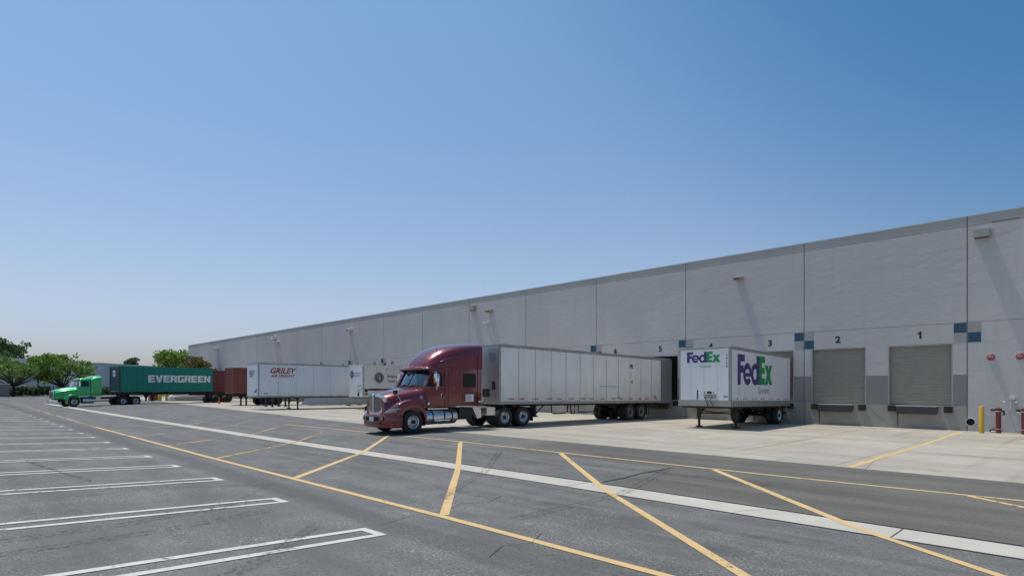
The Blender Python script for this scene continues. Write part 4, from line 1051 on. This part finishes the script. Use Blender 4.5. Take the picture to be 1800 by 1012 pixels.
# windscreen, divider, side glass
b = MB(); rows = []
for i in range(9):
    z = 2.06 + .69 * i / 8; rows.append([(x, front_y(z) - .03 + .19 * abs(x / 1.05) ** 2.2, z) for x in [(-1.04 + 2.08 * k / 16) * (1 - .05 * i / 8) for k in range(17)]])
b.loft(rows, M_WSG, closed=False); b.build('windscreen', TR, smooth=60)
b = MB()
b.tube([(0, front_y(2.06) - .035, 2.06), (0, front_y(2.75) - .035, 2.75)], .02, M_BLACKRUB, 6)
for zz in (2.055, 2.755): b.tube([(x, front_y(zz) - .035 + .19 * abs(x / 1.05) ** 2.2, zz) for x in [-1.04 + 2.08 * k / 12 for k in range(13)]], .028, M_BLACKRUB, 6)
b.build('windscreen_seal', TR)
b = MB(); b.box(-1.0, 1.0, 2.1, 2.6, 2.0, 2.06, M_INT); b.box(-1.05, 1.05, 2.9, 2.97, 2.0, 2.62, M_INT); b.box(-.95, -.35, 2.55, 2.7, 2.04, 2.5, M_INT); b.box(.3, .9, 2.55, 2.7, 2.04, 2.5, M_INT)
b.box(-.62, -.1, 2.3, 2.32, 2.1, 2.68, M_CURT); b.box(.95, 1.0, 2.3, 2.95, 2.0, 2.3, M_INT); b.build('cab_interior', TR)
for wx in (-.75, .15): b = MB(); b.tube([(wx, 1.78 + .1 * (wx < -.5), 2.07), (wx + .55, 1.77, 2.13)], .01, M_BLACKRUB, 5); b.build('wiper', TR)
for s in (-1, 1):
    b = MB(); b.prism([(2.04, 2.07), (2.8, 2.07), (2.8, 2.66), (2.36, 2.67)], lambda y, z, d: (s * (d - (z - 2.04) * .12), y, z), 1.16, 1.175, M_GLASSB); b.build('side_window', TR)
    b = MB(); b.prism([(2.3, 2.06), (2.33, 2.06), (2.44, 2.67), (2.41, 2.67)], lambda y, z, d: (s * (d - (z - 2.04) * .12), y, z), 1.165, 1.185, M_BLACKRUB); b.build('vent_divider', TR)
    b = MB(); b.prism([(4.02, 1.97), (4.68, 1.97), (4.74, 2.03), (4.74, 2.56), (4.68, 2.62), (4.02, 2.62), (3.96, 2.56), (3.96, 2.03)], lambda y, z, d: (s * d, y, z), 1.24, 1.25, M_GLASSB); b.build('sleeper_window', TR, bev=.06 if False else 0)
    b = MB()
    def seam(y0, z0_, y1, z1_, x=1.243): b.bar((s * x, y0, z0_), (s * x, y1, z1_), .012, .012, M_LINE)
    seam(3.1, 1.14, 3.1, 2.84); seam(3.15, 2.84, 5.1, 2.84); seam(4.85, 1.14, 4.85, 3.5); seam(3.15, 1.2, 4.85, 1.2, 1.232); seam(3.95, 1.25, 4.78, 1.25, 1.236); seam(3.95, 1.25, 3.95, 1.78, 1.238); seam(4.78, 1.25, 4.78, 1.78, 1.238); seam(3.95, 1.78, 4.78, 1.78, 1.242)
    seam(3.3, 3.45, 5.1, 3.5, 1.2); b.build('sleeper_seams', TR)
    b = MB(); x = 1.205
    seam(1.9, 1.45, 2.1, 1.18, x); seam(2.1, 1.18, 2.95, 1.18, x - .01); seam(1.86, 1.45, 1.86, 2.04, x - .012); seam(2.95, 1.18, 2.95, 2.6, x); b.build('door_seams', TR)
    b = MB(); b.lathe([(0, .07), (.03, .055)], (0, 0, 0), 0, M_CHROME, 16); b.v = [(s * (1.2 + x_), 2.78 + y * .8, 1.6 + z * 1.7) for x_, y, z in b.v]; b.box(*sorted((s * 1.2, s * 1.225)), 2.76, 2.8, 1.55, 1.65, M_DARK); b.build('door_handle', TR)
    b = MB(); b.lathe([(0, .07), (.012, .06), (.012, 0)], (0, 0, 0), 0, M_WHITED, 14); b.v = [(s * (1.203 + x_), 2.05 + y, 1.27 + z) for x_, y, z in b.v]; b.build('door_sticker', TR)
    b = MB(); b.box(*sorted((s * 1.24, s * 1.247)), 4.12, 4.6, 1.33, 1.66, M_WHITED)
    for k in range(6): b.box(*sorted((s * 1.247, s * 1.249)), 4.17, 4.4 + .14 * random.random(), 1.38 + k * .045, 1.395 + k * .045, M_GREYD)
    b.build('sleeper_placard', TR)
    b = MB(); b.box(*sorted((s * 1.24, s * 1.25)), 4.92, 5.05, 1.28, 1.35, M_WHITED); b.build('rear_marker', TR)
    b = MB()                                   # mirror
    b.loft([[(s * (1.36 + dx * q), 2.26 + yy, zz - .04) for dx, yy in ((-.02, -.03), (.2, -.03), (.25, .04), (.22, .1), (0, .1), (-.05, .03))] for zz, q in ((2.03, .6), (2.06, .95), (2.3, 1.05), (2.58, 1.0), (2.64, .8))], M_CHROME, cap=True)
    mo = b.build('door_mirror', TR, smooth=50)
    b = MB(); b.box(*sorted((s * 1.34, s * 1.4)), 2.218, 2.228, 2.16, 2.41, M_AMBER); b.build('turn_lamp', mo)
    b = MB(); b.tube([(s * 1.1, 2.3, 2.66), (s * 1.42, 2.33, 2.66), (s * 1.44, 2.31, 2.56)], .02, M_CHROME, 6); b.tube([(s * 1.18, 2.5, 1.93), (s * 1.42, 2.33, 1.91), (s * 1.44, 2.32, 2.02)], .02, M_CHROME, 6); b.build('mirror_arm', mo)
    if s > 0: b = MB(); b.tube([(1.42, 2.33, 2.64), (1.42, 2.33, 3.75)], .012, M_STEELDK, 5); b.build('antenna', TR)
    if s > 0:                                  # hood mirror on a tripod
        b = MB(); b.tube([(.78, .55, 1.62), (.98, .5, 1.76)], .012, M_BLACKRUB, 5); b.tube([(1.1, .72, 1.34), (.98, .5, 1.76)], .014, M_CHROME, 5); b.tube([(.9, .42, 1.34), (.98, .5, 1.76)], .01, M_BLACKRUB, 5)
        b.box(.88, 1.06, .42, .5, 1.7, 1.87, M_BLACKRUB); b.box(.97, 1.1, .505, .515, 1.71, 1.86, M_GLASS); b.build('hood_mirror', TR, bev=.01)
    b = MB()
    for k in (0, 1): b.box(*sorted((s * 1.14, s * 1.26)), 2.05, 2.5, .62 + .33 * k, .66 + .33 * k, M_CHROME) if False else None
    b.tube([(s * .86, 1.95, .66), (s * .86, 3.68, .66)], .335, M_ALU, 24, cap=False); b.lathe([(0, .335), (-.05, .3), (-.08, 0)], (s * .86, 1.95, .66), 1, M_ALU, 24); b.lathe([(0, .335), (.05, .3), (.08, 0)], (s * .86, 3.68, .66), 1, M_ALU, 24)
    tk = b.build('fuel_tank', TR, smooth=40)
    for y in (2.3, 2.95, 3.38):
        b = MB(); b.lathe([(-.03, .342), (.03, .342)], (s * .86, y, .66), 1, M_BLACKRUB, 24); b.build('tank_strap', tk)
    b = MB(); b.box(*sorted((s * 1.0, s * 1.24)), 1.98, 3.1, 1.02, 1.06, M_CHROME); b.box(*sorted((s * 1.12, s * 1.24)), 2.35, 3.2, .5, .53, M_CHROME); b.build('step', TR)
    b = MB(); b.box(*sorted((s * .55, s * 1.1)), 3.85, 4.6, .5, 1.05, M_CHAS); 
    for k in range(10): b.box(*sorted((s * 1.1, s * 1.115)), 3.87 + .073 * k, 3.9 + .073 * k, .52, 1.03, M_STEELDK)
    b.build('side_box', TR)
    b = MB(); b.prism([(4.65, 1.02), (5.15, 1.05), (5.2, .55), (4.95, .5), (4.8, .75)], lambda y, z, d: (s * d, y, z), .95, 1.12, M_ALU); b.build('access_step', TR)
    b = MB(); b.box(*sorted((s * .72, s * 1.18)), 5.5, 6.05, .62, 1.02, M_ALU); b.build('battery_box', TR, bev=.02)
    wheel(TR, (s * 1.06, 1.25, .5), s, 'steer', M_ALU); wheel(TR, (s * 1.1, 6.65, .5), s, 'dual', M_ALU); wheel(TR, (s * 1.1, 7.95, .5), s, 'dual', M_ALU)
    b = MB(); b.box(*sorted((s * .65, s * 1.25)), 8.62, 8.64, .25, .95, M_BLACKRUB); b.build('mud_flap', TR)
    b = MB(); b.box(*sorted((s * .38, s * .47)), .3, 8.7, .72, .98, M_CHAS); b.build('frame_rail', TR)
for k in range(-2, 3):
    b = MB(); b.lathe([(-.03, .07), (.02, .065), (.05, .04), (.06, 0)], (k * .3 + (.08 if k > 0 else -.08 if k < 0 else 0), 2.03 + abs(k) * .015, 2.895 - abs(k) * .015), 2, M_AMBER, 10)
    b.build('marker_lamp', TR)
b = MB(); b.box(-1.02, 1.02, 2.05, 2.08, 2.72, 2.78, M_DARK); b.box(-1.02, 1.02, 2.0, 2.3, 2.775, 2.80, M_BLACKRUB); b.build('sun_visor', TR)
b = MB(); b.box(-.6, .6, 5.3, 6.4, .98, 1.02, M_ALU); b.build('deck_plate', TR)
b = MB(); b.box(-.5, .5, 6.9, 7.9, 1.0, 1.14, M_CHAS); b.tube([(-1, 1.25, .5), (1, 1.25, .5)], .07, M_CHAS)
for y in (6.65, 7.95): b.tube([(-1, y, .5), (1, y, .5)], .1, M_CHAS)
b.box(-.5, .5, .5, 3.5, .5, 1.0, M_CHAS); b.build('undercarriage', TR)

# ---------------------------------------------------------------- green truck
ga = GA
tc_ = (-77.8, 14.6); wb = 5.4; yt = 8.6
base = rotp(tc_, ga, 0, -yt * .8)
GT = thing('semi_truck', 'bright green long-nose truck pulling the lettered green container', 'truck', (base[0], base[1], .0), ga)
GP = M_GREEN; GT.scale = (1, .8, 1)
tab = [(.12, .62, .85, 1.42, 1.66, .5), (.35, .68, .85, 1.5, 1.76, .58), (1.0, .8, .85, 1.66, 1.92, .7), (1.8, .9, .9, 1.76, 2.04, .82), (2.5, 1.0, .95, 1.85, 2.12, .92)]
b = MB(); b.loft([arch_section(*q) for q in catmull(tab, 4)], GP, cap=True); b.build('hood', GT, smooth=45)
outer = [(1.1, .72), (1.0, .85), (1.12, 1.02), (1.42, 1.2), (1.8, 1.32), (2.2, 1.32), (2.6, 1.15), (2.8, .9), (2.9, .7)]
for s in (-1, 1):
    b = MB(); fender(b, s, 2.07, .5, .66, outer, GP, .5, 1.2); b.build('fender', GT, smooth=45)
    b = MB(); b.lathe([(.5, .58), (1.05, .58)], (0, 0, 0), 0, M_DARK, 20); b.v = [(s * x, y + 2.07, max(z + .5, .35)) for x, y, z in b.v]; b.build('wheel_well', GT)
    b = MB(); b.lathe([(0, .12), (-.06, .1), (-.07, 0)], (s * .95, 1.1, .98), 1, M_CLEAR, 12); b.build('headlamp', GT)
    wheel(GT, (s * 1.05, 2.1, .51), s, 'steer', M_ALU).scale = (1, 1.25, 1)
    for y in (7.85, 9.45): wheel(GT, (s * 1.1, y, .51), s, 'dual', M_ALU).scale = (1, 1.25, 1)
    b = MB(); b.box(*sorted((s * .38, s * .47)),   .3, 10.1, .75, 1.0, M_CHAS); b.build('frame_rail', GT)
    b = MB(); b.tube([(s * .86, 3.1, .62), (s * .86, 4.4, .62)], .3, M_ALU, 18); b.build('fuel_tank', GT, smooth=40)
    b = MB(); b.box(*sorted((s * .75, s * 1.15)), 4.6, 5.15, .75, 1.15, M_ALU); b.build('tool_box', GT, bev=.02)
    b = MB(); b.prism([(2.85, 2.12), (3.75, 2.12), (3.75, 2.7), (3.02, 2.72)], lambda y, z, d: (s * (d - (z - 2.1) * .08), y, z), 1.14, 1.155, M_GLASSB); b.build('side_window', GT)
    b = MB(); b.box(*sorted((s * 1.2, s * 1.36)), 2.6, 2.7, 2.15, 2.65, M_CHROME); b.tube([(s * 1.05, 2.75, 2.7), (s * 1.3, 2.65, 2.66)], .02, M_CHROME); b.build('door_mirror', GT)
    b = MB(); b.bar((s * 1.135, 2.75, 1.3), (s * 1.135, 2.75, 2.1), .012, .015, M_LINE); b.bar((s * 1.145, 3.9, 1.15), (s * 1.145, 3.9, 2.7), .012, .015, M_LINE); b.build('door_seams', GT)
    b = MB(); b.box(*sorted((s * .65, s * 1.25)), 9.95, 9.97, .3, .95, M_BLACKRUB); b.build('mud_flap', GT)
b = MB(); b.box(-.56, .56, .08, .12, .85, 1.66, M_CHROME); b.box(-.48, .48, .06, .079, .92, 1.58, M_DARK)
for k in range(8): b.box(-.45 + .127 * k, -.42 + .127 * k, .045, .059, .92, 1.58, M_CHROME)
b.build('grille', GT)
b = MB(); sweep(b, [(-1.2, .3), (-1.1, .02), (-.6, -.08), (.6, -.08), (1.1, .02), (1.2, .3)], [(-.1, .32), (0, .34), (.03, .5), (0, .72), (-.1, .74)], M_CHROME); b.build('bumper', GT, smooth=40)
b = MB()
zloft(b, [(1.1, plan_loop(2.4, 1.1, 1.14, 4.02, 3.95)), (2.1, plan_loop(2.45, 1.12, 1.14, 4.02, 3.95)), (2.72, plan_loop(2.7, 1.05, 1.08, 4.02, 3.95)), (2.9, plan_loop(2.65, .98, 1.02, 4.02, 3.95)), (3.0, plan_loop(3.1, .85, .9, 4.02, 3.95))], GP); b.build('cab_body', GT, smooth=35)
b = MB(); b.loft([arch_section(y, 1.2, 1.1, zs_, zt_, 1.14) for y, zs_, zt_ in ((4.0, 2.78, 3.02), (4.2, 2.9, 3.15), (4.5, 3.02, 3.26), (5.25, 3.06, 3.3))], GP, cap=True); b.build('sleeper_body', GT, smooth=45)
b = MB(); b.prism([(2.2, 2.15), (2.44, 2.72)], lambda y, z, d: (d, y, z), -1, 1, M_GLASS) if False else b.add([(-.98, 2.49, 2.14), (.98, 2.49, 2.14), (.92, 2.71, 2.72), (-.92, 2.71, 2.72), (0, 2.38, 2.14), (0, 2.63, 2.72)], [(0, 4, 5, 3), (4, 1, 2, 5)], M_GLASS); b.build('windscreen', GT)
b = MB(); b.box(-1.0, 1.0, 2.5, 2.75, 2.73, 2.78, GP); b.build('sun_visor', GT)
b = MB(); b.box(-.5, .5, 7.8, 9.0, 1.0, 1.2, M_CHAS); b.box(-.6, .6, 5.4, 7.0, 1.0, 1.04, M_ALU); b.box(-.45, .45, .6, 3, .5, 1.0, M_CHAS); b.box(-.06, .06, 2.5, 9.3, .5, .62, M_CHAS)
for y in (2.1, 7.85, 9.45): b.tube([(-1, y, .51), (1, y, .51)], .08, M_CHAS)
b.build('undercarriage', GT)

# ---------------------------------------------------------------- yard clutter
t_ = thing('traffic_cone', 'small orange traffic cone on the ground beside the far trailer wheels', 'traffic cone', (-73.3, 23.2, .1))
b = MB(); b.lathe([(.03, .14), (.72, .03), (.72, 0)], (0, 0, 0), 2, M_ORANGE, 14); b.build('cone', t_, smooth=40)
b = MB(); b.box(-.19, .19, -.19, .19, 0, .035, M_ORANGE); b.build('base', t_)
bollard(-91.0, 21.2, 1.5, .22, M_YELB, 'yellow bollard left of its twin under the green container', 'yellow bollards under the container')
bollard(-91.0, 22.05, 1.5, .22, M_YELB, 'yellow bollard right of its twin under the green container', 'yellow bollards under the container')
POLE_LABELS = ['lowest grey metal pole of the pile, farthest from the camera', 'lowest white pole of the pile beside the concrete block', 'brownish pole low in the pile, nearest the camera', 'grey metal pole in the middle of the pile, rising highest',
               'white pole resting in the upper part of the pile', 'brownish pole resting in the upper part of the pile', 'topmost grey metal pole of the pile']
for k in range(7):
    b = MB(); z = .25 + .14 * (k // 2); y0 = 22.3 + .4 * random.random()
    b.tube([(-90.6 + .25 * (k % 3), y0, z), (-90.2 + .25 * (k % 3), y0 + 5.2, z + .2 + .12 * (k % 4))], .07, [M_ALUD, M_WHITE, M_TAUPE][k % 3], 8)
    tag(b.build('pole'), POLE_LABELS[k], 'pole', 'pile of poles behind the bollards')
b = MB(); b.box(-92.6, -91.2, 22.6, 29.5, .1, .75, M_WBAND); tag(b.build('concrete_block', bev=.03), 'low grey concrete block under the pile of poles', 'concrete block')
b = MB(); b.lathe([(0, .0), (.05, .42), (.4, .5), (.75, .3), (.85, 0)], (-90.2, 22.45, .12), 2, M_WHITE, 9); b.v = [(x + .06 * math.sin(z * 9), y + .1 * math.sin(x * 7), z) for x, y, z in b.v]; tag(b.build('sack', smooth=60), 'white sack slumped beside the right yellow bollard', 'sack')
b = MB(); b.box(-94.6, -93.4, 20.6, 21.9, .1, 1.1, M_CONTB); b.box(-94.65, -93.35, 20.55, 21.95, 1.1, 1.16, M_CONTB); tag(b.build('steel_bin', bev=.02), 'dark red steel bin under the green container', 'bin')

# ---------------------------------------------------------------- far left background
BX = Vector((-205, 4)); BYv = Vector((-290, 74)); dv = (BYv - BX).normalized(); nv = Vector((dv.y, -dv.x))
fb = thing('far_warehouse', 'low pale grey warehouse beyond the trees at the far left', 'building', (BX.x, BX.y, 0), math.atan2(dv.y, dv.x))
M_FARW = wall_mat('far_wall_paint', (.68, .67, .68), .2)
b = MB(); b.box(-45, 118, 0, 40, -.5, 9.6, M_FARW); b.build('wall', fb)
b = MB(); b.box(-45.2, 118.2, -.25, 40, 9.6, 10.1, M_COPING); b.build('coping', fb)
b = MB(); b.box(-6, 24, -.12, -.01, 4.4, 4.6, M_WBAND); b.build('reveal', fb)
for k in range(5):
    b = MB(); b.box(-6 + k * 3.6, -3.4 + k * 3.6, -.08, -.01, .9, 3.9, M_GLASS); b.build('window', fb)
b = MB(); b.box(3, 14, 8, 14, 10.1, 12.2, M_FARW); b.build('roof_unit', fb, bev=.5)
fb2 = thing('far_building', 'white walled building section behind the green truck', 'building', (-196, 31.5, 0), math.atan2(dv.y, dv.x))
b = MB(); b.box(0, 62, 0, 20, -.5, 8.3, M_FARW); b.build('wall', fb2); b = MB(); b.box(-.2, 62.2, -.2, 20, 8.3, 8.6, M_COPING); b.build('coping', fb2)
b = MB(); b.box(-168, -160.0, -60, 60, 0, .14, M_SWALE); k_ = b.build('kerb', kind='structure'); k_.location.z = 0
b = MB(); b.box(-260, -160.2, -60, 60, -.4, .16, mat('planting_soil', (.06, .075, .03), .95, dirt=.6, dirtc=(.12, .09, .05))); b.build('planting_bed', kind='structure')
for o in (k_,): o.scale = (1, 1, 1)
t_ = thing('block_enclosure', 'beige block bin enclosure with white cap at the left edge', 'enclosure', (-150, 5, 0))
b = MB(); b.box(-4, 0, -4, 4.15, 0, 2.5, mat('beige_block', (.26, .24, .21), .9, dirt=.3)); b.build('wall', t_); b = MB(); b.box(-4.1, .1, -4.1, 4.25, 2.5, 2.65, M_WHITE); b.build('cap', t_)
t_ = thing('street_lamp', 'dark slim lamp post between the two left trees', 'street lamp', (-157, 14.1, 0))
b = MB(); b.tube([(0, 0, 0), (0, 0, 5.4)], .11, M_STEELDK, 8, .08); b.build('pole', t_); b = MB(); b.box(-.3, .3, -.9, .9, 5.3, 5.5, M_STEELDK); b.build('lamp_head', t_)
for k, (y, lab) in enumerate(((16.3, 'left white post of the pair before the hedge'), (16.85, 'right white post of the pair before the hedge'))):
    b = MB(); b.lathe([(0, .16), (2.1, .16), (2.25, .1), (2.27, 0)], (0, 0, 0), 2, M_WHITE, 10); o = b.build('post', smooth=40); o.location = (-156, y, .05); tag(o, lab, 'post', 'white posts before the hedge')
b = MB(); b.lathe([(0, .12), (1.1, .12), (1.15, 0)], (0, 0, 0), 2, M_YELB, 10); o = b.build('bollard', smooth=40); o.location = (-155, 17.6, .05); tag(o, 'small yellow post in front of the hedge left of the green truck', 'bollard')

# ---------------------------------------------------------------- foliage
def leaf_mat(name, a, b_, c_):
    m, t, p = new_mat(name)
    ge = N(t, 'ShaderNodeNewGeometry'); r = N(t, 'ShaderNodeValToRGB'); t.links.new(ge.outputs['Random Per Island'], r.inputs[0])
    r.color_ramp.elements[0].color = rgba(a); r.color_ramp.elements[1].color = rgba(c_); e = r.color_ramp.elements.new(.5); e.color = rgba(b_)
    t.links.new(r.outputs[0], p.inputs['Base Color']); p.inputs['Roughness'].default_value = .6
    p.inputs['Transmission Weight'].default_value = 0
    tl = N(t, 'ShaderNodeBsdfTranslucent'); t.links.new(r.outputs[0], tl.inputs[0]); ms = N(t, 'ShaderNodeMixShader'); ms.inputs[0].default_value = .35
    t.links.new(p.outputs[0], ms.inputs[1]); t.links.new(tl.outputs[0], ms.inputs[2]); t.links.new(ms.outputs[0], t.nodes['Material Output'].inputs[0])
    return m
L_MID = leaf_mat('mid_green_leaves', (.08, .16, .035), (.16, .27, .055), (.3, .4, .1))
L_DARK = leaf_mat('dark_leaves', (.04, .085, .03), (.08, .14, .045), (.13, .19, .06))
L_BRIGHT = leaf_mat('bright_leaves', (.1, .2, .03), (.19, .32, .045), (.34, .46, .1))
L_RUST = leaf_mat('rust_tinged_leaves', (.08, .13, .03), (.17, .17, .05), (.32, .19, .08))
M_BARK = mat('bark', (.055, .045, .04), .9, dirt=.4)
def leaves(b, blobs, n_, size, m_):
    tot = sum(r[0] * r[1] * r[2] for _, r in blobs)
    for c_, r in blobs:
        k = int(n_ * r[0] * r[1] * r[2] / tot)
        for _ in range(k):
            while True:
                q = Vector((random.uniform(-1, 1), random.uniform(-1, 1), random.uniform(-1, 1)))
                if .15 < q.length < 1: break
            q = q * (q.length ** -.45)
            if q.length > 1.12 or (abs(math.sin(q.x * 5 + c_[0] * 3) * math.sin(q.y * 5 + c_[1] * 2) * math.sin(q.z * 4 + 1)) < .06 and random.random() < .6): continue
            p_ = Vector(c_) + Vector((q.x * r[0], q.y * r[1], q.z * r[2]))
            u = Vector((random.gauss(0, 1), random.gauss(0, 1), random.gauss(0, .7))).normalized(); v_ = u.orthogonal().normalized()
            v_ = (Matrix.Rotation(random.random() * 6.28, 3, u) @ v_); w_ = u.cross(v_); s_ = size * random.uniform(.5, 1.3)
            b.add([p_ - v_ * s_, p_ + w_ * s_ * .6, p_ + v_ * s_, p_ - w_ * s_ * .6], [(0, 1, 2, 3)], m_)
def tree(name, label, loc, cr, cz0, cz1, trunk_h, leaf, n_, size, nb=14, spread=1.0, group='trees beyond the yard', ymul=1.0, br=(.1, .3)):
    random.seed(int(abs(loc[0]) * 7 + loc[1]))
    t_ = thing(name, label, 'tree', loc, 0, group)
    blobs = []; H_ = cz1 - cz0
    for k in range(nb):
        a = random.random() * 6.28; rr = cr * spread * math.sqrt(random.random()) * .78; zz = random.random()
        rad = cr * random.uniform(*br)
        blobs.append(((rr * math.cos(a) * (1 - .35 * zz), rr * math.sin(a) * (1 - .35 * zz) * ymul, cz0 + rad * .6 + (H_ - rad * 1.3) * zz), (rad, rad * 1.1, rad * .72)))
    b = MB(); b.tube([(0, 0, -.1), (.1, .05, trunk_h * .5), (0, .1, trunk_h)], cr * .045, M_BARK, 8, cr * .035)
    for k in range(0, nb, 2):
        c_ = blobs[k][0]; b.tube([(0, .1, trunk_h * .85), (c_[0] * .5, c_[1] * .5, (trunk_h + c_[2]) / 2 - .2), c_], cr * .024, M_BARK, 6, cr * .006)
    b.build('trunk', t_, smooth=50)
    extra = []
    for c_, r_ in blobs:
        for _ in range(3):
            a = random.random() * 6.28; e = random.uniform(-.3, 1.2); q = .9
            extra.append(((c_[0] + r_[0] * q * math.cos(a) * math.cos(e), c_[1] + r_[1] * q * math.sin(a) * math.cos(e), c_[2] + r_[2] * 1.2 * math.sin(e)), tuple(x_ * random.uniform(.3, .5) for x_ in r_)))
    b = MB(); b.keep = True; leaves(b, blobs, int(n_ * .6), size, leaf); leaves(b, extra, int(n_ * .4), size, leaf); b.build('crown', t_)
    return t_
tree('broadleaf_tree', 'spreading dark green tree with forked trunk at the left edge', (-156, 10.1, 0), 6.0, 3.2, 8.1, 2.4, L_MID, 6000, .25, 44, 1.25, ymul=1.2)
tree('broadleaf_tree', 'rounded mid green tree just left of the green truck', (-157, 18.1, 0), 5.5, 2.6, 9.4, 2.2, L_BRIGHT, 6200, .25, 44, 1.2, ymul=1.25)
tree('tall_tree', 'tall dark open tree rising above the far warehouse roof', (-245, 14.5, 0), 7.0, 7.5, 16.8, 7, L_DARK, 3800, .42, 28, 1.25, br=(.14, .3))
tree('broadleaf_tree', 'bright green tree showing above the green container roof', (-142, 35.6, 0), 5.0, 3.0, 9.7, 2.6, L_BRIGHT, 8000, .25, 34, 1.15, br=(.2, .36))
tree('broadleaf_tree', 'rust tinged tree in front of the warehouse end', (-112, 32.3, 0), 3.3, 2.6, 7.3, 2, L_RUST, 6500, .19, 30, 1.1, br=(.2, .34))
tree('small_tree', 'small dark treetop above the white building behind the container', (-225, 44.5, 0), 3.2, 6.5, 11.6, 6, L_DARK, 2500, .35, 12, br=(.25, .4))
tree('small_tree', 'faint treetop low on the horizon left of the bright green tree', (-240, 60.5, 0), 2.6, 6, 10.0, 6, L_DARK, 1500, .35, 9, br=(.25, .4))
tree('small_tree', 'low round treetop peeking over the far warehouse roof', (-262, 30.2, 0), 4.2, 9.0, 13.2, 8, L_DARK, 1800, .4, 12, br=(.25, .4))
b = MB(); b.keep = True
leaves(b, [((-161 - random.random(), 9.3 + k * .9, .95 + .25 * random.random()), (1.0, .75, 1.0)) for k in range(30)], 12000, .2, L_DARK)
h_ = b.build('hedge'); tag(h_, 'dark clipped hedge along the far kerb under the trees', 'hedge')
